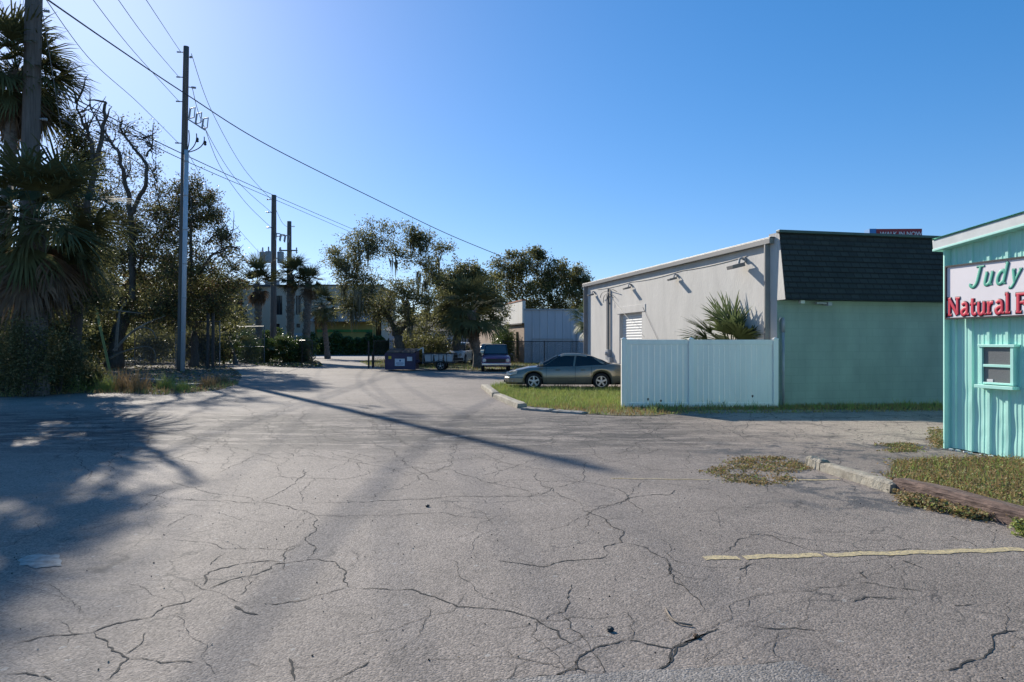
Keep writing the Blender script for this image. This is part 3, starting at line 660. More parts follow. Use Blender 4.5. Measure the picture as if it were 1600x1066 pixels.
for pl, w in CR:
    pts = [G(*p) for p in pl]
    for lvl in range(4):
        q = [pts[0]]
        for a, b in zip(pts, pts[1:]):
            L_ = (b - a).length
            if L_ > 0.05: q.append(a.lerp(b, .5) + Vector((crg.gauss(0, 1), crg.gauss(0, 1), 0)) * L_ * .075)
            q.append(b)
        pts = q
    W = 0.0039 * w; n = len(pts); ups = []; dns = []
    for i, p in enumerate(pts):
        t = pts[min(i + 1, n - 1)] - pts[max(i - 1, 0)]; t.normalize(); nv = Vector((-t.y, t.x, 0))
        taper = min(1, 8 * min(i + .3, n - 1 - i + .3) / n); ww = W * (.3 + crg.random() * 1.3) * taper * (1 + max(0, p.y - 6) * .05)
        ups.append(p + nv * ww + Vector((0, 0, .003))); dns.append(p - nv * ww + Vector((0, 0, .003)))
    for i in range(n - 1): mb.add([ups[i], ups[i + 1], dns[i + 1], dns[i]], [(0, 3, 2, 1)])
o = mb.obj('asphalt_cracks', M['crack'], recalc=False)
tag(o, kind='structure')

# ---------------------------------------------------------------- kerb stones of the island
def kerb(name, label, a, b, w, h, m, seed, cat='kerb stone', group=None, z=0.0, rough=.012):
    A = G(*a); B = G(*b); mid = (A + B) / 2; dv = B - A; L_ = dv.length; rz = math.atan2(dv.y, dv.x); rg = random.Random(seed)
    bm = bmesh.new(); n = 22; prof = [(-w / 2, 0), (-w / 2 * .92, h * .80), (-w / 2 * .55, h), (w / 2 * .55, h), (w / 2 * .92, h * .80), (w / 2, 0)]
    rows = []; kn = [[rg.uniform(-1, 1) for _ in range(12)] for _ in range(9)]
    def sm(ch, x): i0 = int(x * 8.99); f = x * 8.99 - i0; return (kn[i0][ch] * (1 - f) + kn[min(8, i0 + 1)][ch] * f) * .8 + rg.uniform(-.25, .25)
    for i in range(n + 1):
        x = -L_ / 2 + L_ * i / n + (rg.uniform(-.02, .02) if i in (0, n) else 0)
        rows.append([bm.verts.new((x, p[0] + rough * sm(q, i / n), max(0, p[1] + rough * sm(q + 6, i / n) * (p[1] > 0)) - (0.02 if p[1] == 0 else 0) - (.02 if i in (0, n) and p[1] > h * .9 else 0))) for q, p in enumerate(prof)])
    for i in range(n):
        for k in range(5): bm.faces.new((rows[i][k], rows[i + 1][k], rows[i + 1][k + 1], rows[i][k + 1]))
    bm.faces.new(rows[0]); bm.faces.new(rows[-1][::-1]); bmesh.ops.recalc_face_normals(bm, faces=bm.faces)
    me = bpy.data.meshes.new(name); bm.to_mesh(me); bm.free(); me.materials.append(m)
    o = bpy.data.objects.new(name, me); COL.objects.link(o); o.location = (mid.x, mid.y, z); o.rotation_euler = (0, 0, rz)
    return tag(o, label, cat, group)
KG = 'kerb stones round the lawn island'
kerb('kerb_stone', 'pale concrete kerb stone at the far tip of the lawn island', (757, 606), (775, 620), .26, .15, M['concrete'], 1, group=KG)
kerb('kerb_stone', 'long sunlit concrete kerb stone slanting along the lawn island', (777, 621.5), (816, 638), .27, .14, M['concrete'], 2, group=KG)
kerb('kerb_stone', 'low grey kerb stone lying flat, left of the broken end', (820, 640), (864, 643.5), .30, .06, M['concrete2'], 3, group=KG)
kerb('kerb_stone', 'low grey kerb stone whose right end runs into the grass', (866, 644), (915, 647), .30, .055, M['concrete2'], 4, group=KG)
# wheel stops and timber on the right
kerb('wheel_stop_fragment', 'short broken chunk of concrete wheel stop by the weed patch', (1267, 727), (1289, 735), .17, .13, M['concrete'], 6, 'concrete chunk', rough=.016)
kerb('wheel_stop', 'long weathered tan concrete wheel stop in front of the weeds', (1291, 736), (1402, 771), .17, .12, M['concrete'], 7, 'wheel stop', rough=.010)
kerb('landscape_timber', 'rotten dark brown timber edging the grass corner', (1404, 768), (1680, 845), .21, .17, M['timber'], 8, 'timber beam', rough=.014)

# ================================================================ GREY AND GREEN BUILDING
V = Vector((-.2216, .975, 0)).normalized(); az = R(12.8); U = Vector((math.cos(az), math.sin(az), 0))
C0 = Vector((6.85, 18.2, 0))
bld = thing('commercial_building', 'flat roofed block building with grey side wall, green front and dark shingled mansard', 'building', C0)
HW = 4.33; LB = 15.3; WB = 9.0
def pt(u, v, z): return U * u + V * v + Vector((0, 0, z))
def wallquad(mb, corners, mi=0): mb.add(corners, [tuple(range(len(corners)))], mi)
# side wall with the shutter opening (a real recess)
s0, s1, sh = 8.7, 11.0, 2.82
mb = MB()
def vwall(mb, a, b, z0, z1, off=0.0, th=0.2):
    # slab in the side wall plane from v=a..b
    P0 = [pt(off, a, z0), pt(off, b, z0), pt(off + th, b, z0), pt(off + th, a, z0)]
    P1 = [p + Vector((0, 0, z1 - z0)) for p in P0]
    mb.add(P0 + P1, [(0, 1, 2, 3), (4, 5, 6, 7), (0, 1, 5, 4), (1, 2, 6, 5), (2, 3, 7, 6), (3, 0, 4, 7)])
vwall(mb, 0, s0, -.1, HW); vwall(mb, s1, LB, -.1, HW); vwall(mb, s0, s1, sh, HW)
mb.obj('side_wall', M['render_grey'], bld)
mb = MB(); vwall(mb, s0 - .35, s1 + .25, sh + .02, sh + .30, -.02, .03); mb.obj('lintel', M['render_grey'], bld, bevel=.005)
mb = MB()
for (a, b) in ((0.2, LB - .01),):
    P0 = [pt(0.2, b, -.1), pt(WB, b, -.1), pt(WB, b - .2, -.1), pt(.2, b - .2, -.1)]
    mb.add(P0 + [p + Vector((0, 0, HW + .1)) for p in P0], [(0, 1, 2, 3), (4, 5, 6, 7), (0, 1, 5, 4), (1, 2, 6, 5), (2, 3, 7, 6), (3, 0, 4, 7)])
mb.obj('back_wall', M['render_grey'], bld)
# front wall in its own local axes so that the block courses run straight
fw = MB(); fw.box((WB / 2, .1, 1.55), (WB, .2, 3.3))
o = fw.obj('front_wall', M['render_green'], bld); o.location = U * 0.004 - Vector((0, .003, 0)); o.rotation_euler = (0, 0, az)
# mansard: slanted shingle face, cheek and cap
mb = MB(); zb, zt = 2.77, 4.52
b0 = pt(-.03, -.42, zb); b1 = pt(WB, -.42, zb); t0 = pt(.03, -.06, zt); t1 = pt(WB, -.06, zt)
bk0 = pt(.04, .3, zt); bk1 = pt(WB, .3, zt); bb0 = pt(.02, -.02, zb); bb1 = pt(WB, -.02, zb)
rows = 12
mansm = MB()
for i in range(rows):
    f0, f1 = i / rows, (i + 1) / rows; nrm = Vector((0, -1, .25)) * .018
    a0 = b0.lerp(t0, f0) + nrm; a1 = b1.lerp(t1, f0) + nrm; c0 = b0.lerp(t0, f1); c1 = b1.lerp(t1, f1)
    mansm.add([a0, a1, c1, c0], [(0, 1, 2, 3)]); mansm.add([b0.lerp(t0, f0), b1.lerp(t1, f0), a1, a0], [(0, 1, 2, 3)])
mansm.add([b0, b1, bb1, bb0], [(0, 1, 2, 3)])
mansm.obj('mansard', M['shingle'], bld)
mb.add([b0 + Vector((-.01, 0, 0)), t0 + Vector((-.01, 0, 0)), pt(-.01, .35, zt), pt(-.01, .35, zb), pt(-.01, 0, zb)], [(0, 1, 2, 3, 4)])
mb.add([b0 + Vector((.01, 0, 0)), t0 + Vector((.01, 0, 0)), bk0, pt(.05, .35, zb)], [(0, 1, 2, 3)])
mb.obj('mansard_cheek', M['render_grey'], bld)
mb = MB(); mb.beam(pt(-.03, -.08, zt + .02), pt(WB, -.08, zt + .02), .16, .07); mb.obj('mansard_cap', mat('dark_green_trim', (.04, .075, .065), None, 3, .5), bld, bevel=.01)
mb = MB(); wallquad(mb, [pt(0, 0.1, HW - .02), pt(WB, 0.1, HW - .02), pt(WB, LB, HW - .02), pt(0, LB, HW - .02)]); mb.obj('roof', M['roofdark'], bld)
mb = MB(); mb.beam(pt(-.07, .12, HW + .0), pt(-.07, LB + .1, HW + .0), .13, .15); mb.beam(pt(-.05, .1, HW + .09), pt(-.05, LB + .1, HW + .09), .15, .02); mb.obj('gutter', M['gutter'], bld, bevel=.02)
mb = MB(); mb.beam(pt(-.06, .35, -.02), pt(-.06, .35, HW - .05), .14, .10); mb.obj('downspout', M['downspout'], bld, bevel=.01)
mb = MB(); mb.beam(pt(-.06, LB - .25, -.02), pt(-.06, LB - .25, HW - .05), .22, .10); mb.obj('downspout', M['downspout'], bld, bevel=.01)
# roller shutter
mb = MB(); nsl = 26
for i in range(nsl):
    z = .05 + (sh - .05) * i / nsl; dz = (sh - .05) / nsl
    wallquad(mb, [pt(.15, s0, z), pt(.15, s1, z), pt(.137, s1, z + dz * .5), pt(.137, s0, z + dz * .5)])
    wallquad(mb, [pt(.137, s0, z + dz * .5), pt(.137, s1, z + dz * .5), pt(.15, s1, z + dz * .95), pt(.15, s0, z + dz * .95)])
mb.obj('roller_shutter', M['shutter'], bld)
# flood lights on arms, cable, service riser
for i, (v, z, s) in enumerate(((1.49, 3.98, 1.5), (5.7, 3.93, 1.0), (9.7, 3.92, 1.0), (14.0, 3.93, 1.0))):
    fl = MB(); fl.lathe([(.05 * s, 0), (.05 * s, .05)], pt(-.05, v, z), 'X', 12)
    fl.tube([pt(-.02, v, z), pt(-.08 * s, v, z + .05), pt(-.13 * s, v - .02, z + .01), pt(-.14 * s, v, z - .10)], .022 * s, 8)
    o = fl.obj('light_bracket', M['galv2'], bld)
    h = MB(); m_ = (Matrix.Rotation(R(13), 4, 'Z') @ Matrix.Rotation(R(-14), 4, 'Y')); h.box(pt(-.20 * s, v, z - .12 * s), (.26 * s, .22 * s, .07 * s), mtx=m_); h.obj('light_head', M['downspout'], o, bevel=.008)
mb = MB(); cab = []
for v0, v1 in ((1.4, 5.7), (5.7, 9.7), (9.7, 14.0)):
    for i in range(12):
        t = i / 12; cab.append(pt(-.012, v0 + (v1 - v0) * t, 4.08 - .05 * 4 * t * (1 - t) - .03 * (v0 > 2)))
mb.tube(cab, .010, 5); mb.obj('lighting_cable', M['wire'], bld)
mb = MB(); v = 12.1
mb.tube([pt(-.06, v, .9), pt(-.06, v, 3.95)], .045, 8); mb.tube([pt(-.05, v + .22, 1.0), pt(-.05, v + .22, 3.7)], .02, 6)
mb.obj('service_riser', M['downspout'], bld)
mb = MB(); mb.box(pt(-.09, v - .05, 1.15), (.16, .26, .42), rz=R(13)); mb.box(pt(-.09, v - .3, .8), (.16, .22, .5), rz=R(13)); mb.lathe([(.08, 0), (.08, .1)], pt(-.24, v - .05, 1.2), 'X', 14)
mb.obj('meter_box', M['galv2'], bld, bevel=.01)
mb = MB()
for k in range(5):
    a = pt(-.06, v, 3.9 - .05 * k); e = pt(-.10, v + (1.1 - .2 * k) * (1 if k % 2 else -1), 3.75 - .12 * k); mb.tube(bezier(a, (a + e) / 2 + Vector((-.15, 0, .16)), e, 8), .014, 5)
mb.obj('service_cables', M['wire'], bld)
mb = MB(); mb.tube([pt(-.03, 8.5, 1.9), pt(-.03, 11.8, 3.5)], .008, 4); mb.tube([pt(-.03, 6.6, 1.2), pt(-.03, 8.55, 3.0)], .008, 4); mb.obj('stay_wire', M['wire2'], bld)
# front details
mb = MB(); mb.tube([pt(.12, -.1, 0), pt(.12, -.1, 1.95)], .035, 8); mb.lathe([(.045, 1.95), (.045, 2.25), (.02, 2.32)], pt(.12, -.1, 0), 'Z', 10); mb.tube([pt(.12, -.1, 2.2), pt(.03, -.12, 2.35), pt(.0, -.1, 2.2)], .012, 5)
mb.obj('standpipe', M['galv2'], bld, smooth=True)
mb = MB(); mb.box(pt(1.15, -.2, 2.70), (.32, .1, .05), rz=az); mb.box(pt(1.35, -.2, 2.68), (.12, .2, .10), rz=az); mb.obj('soffit_light', M['galv2'], bld, bevel=.01)
mb = MB(); mb.box(pt(.55, -.25, 2.72), (.12, .1, .08), rz=az); mb.obj('security_camera', M['fascia_white'], bld, bevel=.01)

# roof sign behind the mansard
rs = thing('roof_sign', 'red WALK IN NOW sign box with blue end, showing above the mansard roof', 'sign', P(1405, 367, 26))
s_ = 26 / F; wsg = 70 * s_
mb = MB(); mb.box((0, .2, .0), (wsg, .4, .44)); o = mb.obj('sign_box', M['redbox'], rs)
mb = MB(); mb.box((-wsg / 2 - .12, .22, .0), (.25, .42, .46)); mb.obj('blue_end', M['bluebox'], rs)
mb = MB(); mb.box((-.4, .2, -.62), (.08, .08, .7)); mb.obj('post', M['galv2'], rs); mb = MB(); mb.box((.4, .2, -.62), (.08, .08, .7)); mb.obj('post', M['galv2'], rs)
rs.rotation_euler = (0, 0, R(-2))
def bfont(text, size, parent, loc, rot, m, name='lettering', extrude=.006, offset=0.0, shear=0.0, spacing=1.0):
    c = bpy.data.curves.new(name, 'FONT'); c.body = text; c.size = size; c.extrude = extrude; c.offset = offset; c.shear = shear; c.space_character = spacing; c.align_x = 'LEFT'
    to = bpy.data.objects.new(name, c); COL.objects.link(to)
    dg = bpy.context.evaluated_depsgraph_get(); me = bpy.data.meshes.new_from_object(to.evaluated_get(dg)); COL.objects.unlink(to); bpy.data.objects.remove(to)
    me.materials.clear(); me.materials.append(m); o = bpy.data.objects.new(name, me); COL.objects.link(o); o.parent = parent; o.location = loc; o.rotation_euler = rot
    return o
bfont('WALK IN NOW', .215, rs, (-.70, -.012, -.04), (R(90), 0, 0), M['whitepaint'], offset=.004)

# ================================================================ white vinyl fence
fx0 = G(972, 636).x; fyy = 18.05; fx1 = C0.x - .03; hF = 1.74
fen = thing('vinyl_fence', 'pale blue white tongue and groove vinyl fence abutting the green wall', 'fence', (fx0, fyy, 0))
Lf = fx1 - fx0; nb = 28
pm = fx0 * 0 + Lf * .435
for (a, b) in ((.06, pm - .05), (pm + .05, Lf - .13)):
    mb = MB(); n = int(round((b - a) / .14)); w = (b - a) / n
    for i in range(n):
        x0 = a + i * w; 
        mb.add([(x0, 0, .06), (x0 + w - .008, 0, .06), (x0 + w - .004, .004, .06), (x0 + w, 0.004, .06), (x0, 0, hF - .09), (x0 + w - .008, 0, hF - .09), (x0 + w - .004, .004, hF - .09), (x0 + w, .004, hF - .09)], [(0, 1, 5, 4), (1, 2, 6, 5), (2, 3, 7, 6)])
    mb.obj('panel', M['vinyl'], fen, recalc=False)
    mb = MB(); mb.box(((a + b) / 2, 0.01, hF - .05), (b - a, .05, .12)); mb.obj('top_rail', M['vinyl'], fen, bevel=.004)
    mb = MB(); mb.box(((a + b) / 2, 0.01, .08), (b - a, .05, .12)); mb.obj('bottom_rail', M['vinyl'], fen, bevel=.004)
for x in (0, pm, Lf - .07):
    mb = MB(); mb.box((x, 0.01, hF / 2), (.127, .127, hF + .04)); mb.obj('post', M['vinyl'], fen, bevel=.004)
    mb = MB(); mb.box((x, 0.01, hF + .03), (.145, .145, .02)); mb.add([(x - .06, -.05, hF + .04), (x + .06, -.05, hF + .04), (x + .06, .07, hF + .04), (x - .06, .07, hF + .04), (x, .01, hF + .075)], [(0, 1, 4), (1, 2, 4), (2, 3, 4), (3, 0, 4)]); mb.obj('post_cap', M['vinyl'], fen)
for sx_, sz_ in ((.62, .22), (.95, .18), (2.55, .12), (3.3, .3)):
    mb = MB(); mb.prism([(sx_ + .022 * math.cos(a) * (1 + .4 * math.sin(a * 3)), sz_ + .035 * math.sin(a)) for a in [k * .7 for k in range(9)]], 0, .002)
    for k, v_ in enumerate(mb.v): mb.v[k] = (v_[0], -.003 - v_[2], v_[1])
    mb.obj('scuff', M['crack'], fen)
# ================================================================ TURQUOISE METAL SHOP
J0 = Vector((6.95, 11.27, 0)); W_ = -V; D_ = Vector((.975, .2216, 0)).normalized()
shop = thing('metal_shop', 'turquoise ribbed metal shop building with white roof edge', 'shop', J0)
def jp(s, dep, z): return W_ * s + D_ * dep + Vector((0, 0, z))
LJ = 7.0; zt0 = 3.22; slope = .10
def roofz(s): return zt0 + slope * s if s < LJ / 2 else zt0 + slope * (LJ - s)
# ribbed wall grid
prof = []; s = 0.14
per = .305
while s < LJ:
    for ds, h in ((0, 0), (.014, .028), (.060, .028), (.074, 0), (.148, 0), (.155, .006), (.171, .006), (.178, 0), (.225, 0), (.232, .006), (.248, .006), (.255, 0)):
        prof.append((s + ds, h))
    s += per
prof = [(.0, 0.0)] + [p for p in prof if p[0] < LJ]
dents = [(.62, .55, .14, .028), (.95, .75, .13, .03), (1.22, .42, .12, .03), (1.35, .95, .10, .022), (.42, .9, .1, .018), (.78, 1.0, .09, .02), (1.1, .25, .1, .02), (1.6, .6, .2, .03), (2.2, .5, .2, .03), (1.0, .5, .08, .02), (.7, .3, .07, .015)]
mb = MB(); nz = 60
for j in range(nz + 1):
    for (sx_, h) in prof:
        ztop = roofz(sx_) - .05; z = .02 + (ztop - .02) * j / nz
        dd = sum(dep * math.exp(-((sx_ - a) ** 2 + ((z - b) * .8) ** 2) / (r_ * r_)) for a, b, r_, dep in dents)
        dd = dd * .42 + (.006 * math.sin(sx_ * 23) * math.exp(-z * 9))
        p = jp(sx_, -(h) + dd, z); mb.v.append(tuple(p))
nc = len(prof)
for j in range(nz):
    for i in range(nc - 1): mb.f.append((j * nc + i, j * nc + i + 1, (j + 1) * nc + i + 1, (j + 1) * nc + i)); mb.mi.append(0)
mb.obj('ribbed_wall', M['teal'], shop, recalc=False)
mb = MB()
z2_ = 3.2
for (a, b, c, d_) in ((jp(.02, .03, 0), jp(LJ, .03, 0), jp(LJ, 8, 0), jp(.02, 8, 0)),):
    for p, q in ((b, c), (c, d_), (d_, a)): wallquad(mb, [p, q, q + Vector((0, 0, z2_)), p + Vector((0, 0, z2_))])
mb.obj('back_walls', M['teal'], shop)
mb = MB(); mb.beam(jp(.07, -.03, 0.0), jp(.07, -.03, zt0 - .03), .14, .035); mb.beam(jp(-.02, .05, 0.0), jp(-.02, .05, zt0 - .03), .03, .16); mb.obj('corner_trim', M['teal_trim'], shop, bevel=.004)
mb = MB()
rk0 = jp(-.09, -.14, zt0 + .03); rkm = jp(LJ / 2, -.14, zt0 + .03 + slope * (LJ / 2 + .16)); rk1 = jp(LJ + .16, -.14, zt0 + .03)
mb.beam(rk0, rkm, .07, .15); mb.beam(rkm, rk1, .07, .15); mb.obj('rake_fascia', M['fascia_white'], shop, bevel=.01)
mb = MB(); mb.beam(rk0 - Vector((0, 0, .085)) + D_ * .06, rkm - Vector((0, 0, .085)) + D_ * .06, .2, .035); mb.obj('soffit_trim', M['teal_trim'], shop, bevel=.004)
mb = MB()
for a, b in ((rk0, rkm), (rkm, rk1)):
    up = Vector((0, 0, .10)); wallquad(mb, [a + up - D_ * .05, b + up - D_ * .05, b + up + D_ * 8.5, a + up + D_ * 8.5])
    wallquad(mb, [a + up - D_ * .05 - Vector((0, 0, .02)), b + up - D_ * .05 - Vector((0, 0, .02)), b + up + D_ * 8.5 - Vector((0, 0, .02)), a + up + D_ * 8.5 - Vector((0, 0, .02))])
mb.obj('roof', M['teal_trim'], shop)
mb = MB(); e = rk0 + D_ * .05; mb.beam(e, e + D_ * 8.4, .12, .15); mb.obj('eave_fascia', M['fascia_white'], shop, bevel=.01)
# window
wd = bpy.data.objects.new('window', None)
def wbar(mb, s0_, s1_, z0_, z1_, dep0, dep1):
    P0 = [jp(s0_, dep0, z0_), jp(s1_, dep0, z0_), jp(s1_, dep1, z0_), jp(s0_, dep1, z0_)]
    mb.add(P0 + [p + Vector((0, 0, z1_ - z0_)) for p in P0], [(0, 1, 2, 3), (4, 5, 6, 7), (0, 1, 5, 4), (1, 2, 6, 5), (2, 3, 7, 6), (3, 0, 4, 7)])
ws, we, wz0, wz1 = .74, 1.20, 1.07, 1.62
fr = MB()
wbar(fr, ws - .05, ws, wz0, wz1, -.085, .01); wbar(fr, we, we + .05, wz0, wz1, -.085, .01)
wbar(fr, ws - .07, we + .08, wz1, wz1 + .04, -.10, .01); wbar(fr, ws, we, (wz0 + wz1) / 2 - .02, (wz0 + wz1) / 2 + .02, -.08, -.02); wbar(fr, ws, we, wz0, wz0 + .03, -.08, -.02)
wf = fr.obj('window_frame', M['teal_trim'], shop, bevel=.004)
mb = MB(); wbar(mb, ws, we, wz0 + .01, wz1 - .005, -.055, -.045); mb.obj('window_pane', M['frost'], wf)
mb = MB(); wbar(mb, ws - .09, we + .09, wz0 - .06, wz0 - .012, -.14, .0); mb.obj('window_sill', M['teal_trim'], wf, bevel=.004)
mb = MB(); wbar(mb, ws + .06, ws + .16, wz0 + .035, wz0 + .075, -.062, -.056); mb.obj('white_sticker', M['whitepaint'], wf)
# sign on the shop
sg = thing('shop_sign', 'white sign board with green Judy lettering and red Natural lettering on the turquoise wall', 'sign', J0 + jp(.14, -.12, 2.05))
rzs = math.atan2(W_.y, W_.x)
sg.rotation_euler = (0, 0, rzs)       # local +x along the wall towards the camera; local -y faces the street
WS, HS = 2.0, .84
# local frame: +x = W_, rotate so that outward (-D_) is local -y or +y
outy = -1 if (Matrix.Rotation(rzs, 3, 'Z') @ Vector((0, -1, 0))).dot(-D_) > 0 else 1
mb = MB(); mb.box((WS / 2, 0, HS / 2), (WS - .03, .05, HS - .03)); mb.obj('sign_panel', M['signface'], sg)
mb = MB()
for (c, sz) in (((WS / 2, outy * .01, .012), (WS, .075, .024)), ((WS / 2, outy * .01, HS - .012), (WS, .075, .024)), ((.012, outy * .01, HS / 2), (.024, .075, HS - .048)), ((WS - .012, outy * .01, HS / 2), (.024, .075, HS - .048))): mb.box(c, sz)
mb.obj('sign_frame', M['black'], sg)
def catmull(p, n=6):
    if len(p) < 3: return [Vector(a) for a in p]
    p = [Vector(a) for a in p]; out = []
    for i in range(len(p) - 1):
        p0 = p[max(i - 1, 0)]; p1 = p[i]; p2 = p[i + 1]; p3 = p[min(i + 2, len(p) - 1)]
        for k in range(n):
            t = k / n; out.append(.5 * ((2 * p1) + (-p0 + p2) * t + (2 * p0 - 5 * p1 + 4 * p2 - p3) * t * t + (-p0 + 3 * p1 - 3 * p2 + p3) * t ** 3))
    out.append(p[-1]); return out
# letters as strokes: ('s' straight or 'c' curved, points, width factors)
GL = {
 'J': (.62, [('s', [(.22, 1.0), (.66, 1.0)], .55), ('c', [(.46, .98), (.44, .5), (.40, .14), (.24, -.04), (.06, .05), (.05, .14)], 1.0)]),
 'u': (.60, [('c', [(.13, .64), (.12, .25), (.16, .06), (.28, .02), (.40, .12), (.45, .25)], 1.0), ('s', [(.46, .66), (.44, .04)], 1.0), ('s', [(.04, .65), (.15, .65)], .5), ('s', [(.36, .65), (.47, .65)], .5), ('s', [(.44, .02), (.56, .02)], .5)]),
 'd': (.62, [('c', [(.44, .52), (.34, .64), (.18, .62), (.08, .42), (.08, .18), (.18, .02), (.32, .04), (.44, .18)], 1.0), ('s', [(.46, 1.04), (.44, .04)], 1.0), ('s', [(.34, 1.04), (.48, 1.04)], .5), ('s', [(.44, .02), (.57, .02)], .5)]),
 'y': (.58, [('s', [(.08, .62), (.27, .06)], 1.0), ('c', [(.47, .62), (.34, .26), (.24, -.06), (.14, -.22), (.02, -.22)], .75), ('s', [(.0, .65), (.17, .65)], .5), ('s', [(.38, .65), (.53, .65)], .5)]),
 "'": (.22, [('s', [(.12, 1.02), (.08, .78)], 1.0)]),
 's': (.48, [('c', [(.40, .54), (.30, .64), (.14, .62), (.10, .48), (.22, .36), (.36, .26), (.38, .10), (.24, .02), (.10, .06), (.06, .14)], .9)]),
 'N': (.92, [('s', [(.16, .06), (.16, .94)], 1.0), ('s', [(.16, .94), (.70, .06)], 1.15), ('s', [(.70, .06), (.70, .94)], 1.0), ('s', [(.02, .04), (.30, .04)], .7), ('s', [(.02, .96), (.24, .96)], .7), ('s', [(.56, .96), (.84, .96)], .7)]),
 'a': (.62, [('c', [(.12, .56), (.24, .66), (.40, .62), (.44, .45), (.43, .06)], 1.0), ('c', [(.42, .38), (.22, .34), (.10, .20), (.18, .04), (.32, .06), (.43, .18)], 1.0), ('s', [(.43, .04), (.56, .04)], .7)]),
 't': (.50, [('c', [(.22, .90), (.21, .5), (.22, .12), (.32, .03), (.44, .08)], 1.0), ('s', [(.06, .60), (.40, .60)], .7)]),
 'r': (.52, [('s', [(.16, .06), (.16, .62)], 1.0), ('c', [(.17, .42), (.28, .60), (.42, .60)], 1.0), ('s', [(.04, .04), (.30, .04)], .7), ('s', [(.04, .62), (.16, .62)], .7)]),
 'l': (.36, [('s', [(.17, .06), (.17, 1.02)], 1.05), ('s', [(.03, .04), (.31, .04)], .7), ('s', [(.04, 1.02), (.17, 1.02)], .7)]),
 'F': (.78, [('s', [(.18, .06), (.18, .94)], 1.1), ('s', [(.04, .95), (.66, .95)], .8), ('s', [(.18, .52), (.50, .52)], .8), ('s', [(.04, .04), (.34, .04)], .7), ('s', [(.66, .95), (.66, .76)], .7), ('s', [(.50, .64), (.50, .40)], .6)]),
 'o': (.60, [('c', [(.28, .63), (.12, .52), (.08, .32), (.14, .10), (.28, .03), (.42, .10), (.48, .32), (.42, .54), (.28, .63)], 1.0)]),
 ' ': (.26, []),
}
def lettering(text, x0, z0, h, sw, m, name, grow, yoff, shear=0, track=1.0):
    cu = bpy.data.curves.new(name, 'CURVE'); cu.dimensions = '3D'; cu.bevel_depth = 1.0; cu.bevel_resolution = 3; cu.use_fill_caps = True
    x = x0
    for ch in text:
        adv, st = GL[ch]
        for kind, pts, w in st:
            pl = catmull([(a, b, 0) for a, b in pts]) if kind == 'c' else [Vector((a, b, 0)) for a, b in pts]
            r = sw * w + grow
            if kind == 's' and grow:      # let the outline reach past stroke ends
                dv = (pl[-1] - pl[0]).normalized() * (grow / h * .8); pl = [pl[0] - dv, pl[-1] + dv]
            sp = cu.splines.new('POLY'); sp.points.add(len(pl) - 1)
            for i, q in enumerate(pl): sp.points[i].co = (x + (q.x + shear * q.y) * h, 0, z0 + q.y * h, 1); sp.points[i].radius = r
        x += adv * h * track
    to = bpy.data.objects.new(name, cu); COL.objects.link(to)
    dg = bpy.context.evaluated_depsgraph_get(); me = bpy.data.meshes.new_from_object(to.evaluated_get(dg)); COL.objects.unlink(to); bpy.data.objects.remove(to)
    k = .006 / (sw + grow)
    me.transform(Matrix.Diagonal((1, k, 1, 1))); me.materials.clear(); me.materials.append(m)
    o = bpy.data.objects.new(name, me); COL.objects.link(o); o.parent = sg; o.location = (0, yoff, 0); return x
yo = outy * .027
def mirror_fix(): pass
lettering("Judy's", .44, .485, .285, .025, mat('sign_green_shade', (.10, .16, .15), None, 4, .5), 'green_outline', .006, yo, .24, 1.27)
lettering("Judy's", .44, .485, .285, .025, M['signgreen'], 'green_lettering', 0, yo + outy * .004, .24, 1.27)
lettering("Natural Foods", .035, .055, .275, .026, M['signblack'], 'red_outline', .012, yo, 0, .96)
lettering("Natural Foods", .035, .055, .275, .026, M['signred'], 'red_lettering', 0, yo + outy * .004, 0, .96)

# ================================================================ VEHICLES
def wheel(parent, x, y, r, w, side, spokes=5):
    out = side                                             # +1 faces +y
    mb = MB(); mb.lathe([(r * .60, -w / 2), (r * .86, -w / 2), (r * .97, -w / 2 + .02), (r, -w / 4), (r, w / 4), (r * .97, w / 2 - .02), (r * .86, w / 2), (r * .66, w / 2), (r * .62, w / 2 - .03)], (x, y, r), 'Y', 28)
    wh = mb.obj('wheel', M['rubber'], parent, smooth=True)
    rim = MB(); yo_ = y + out * (w / 2 - .015)
    rim.lathe([(r * .66, -.02 * out), (r * .66, .015 * out), (r * .60, .015 * out), (r * .58, -.03 * out)], (x, yo_, r), 'Y', 28)
    for k in range(spokes):
        a = 2 * math.pi * k / spokes + .3; c, s_ = math.cos(a), math.sin(a)
        rim.beam((x + c * r * .08, yo_, r + s_ * r * .08), (x + c * r * .61, yo_, r + s_ * r * .61), .03, r * .20)
    rim.lathe([(r * .17, -.02), (r * .17, .02), (r * .1, .025)], (x, yo_, r), 'Y', 14)
    rim.obj('rim', M['alloy'], wh)
    d = MB(); d.lathe([(r * .6, 0), (r * .6, .01)], (x, y + out * .02, r), 'Y', 20); d.obj('brake_disc', M['black'], wh)
def interp(pr, x):
    if x <= pr[0][0]: return pr[0][1]
    for (a, b), (c, d) in zip(pr, pr[1:]):
        if x <= c:
            t = (x - a) / (c - a); return b + (d - b) * (t * t * (3 - 2 * t) * .4 + t * .6)
    return pr[-1][1]
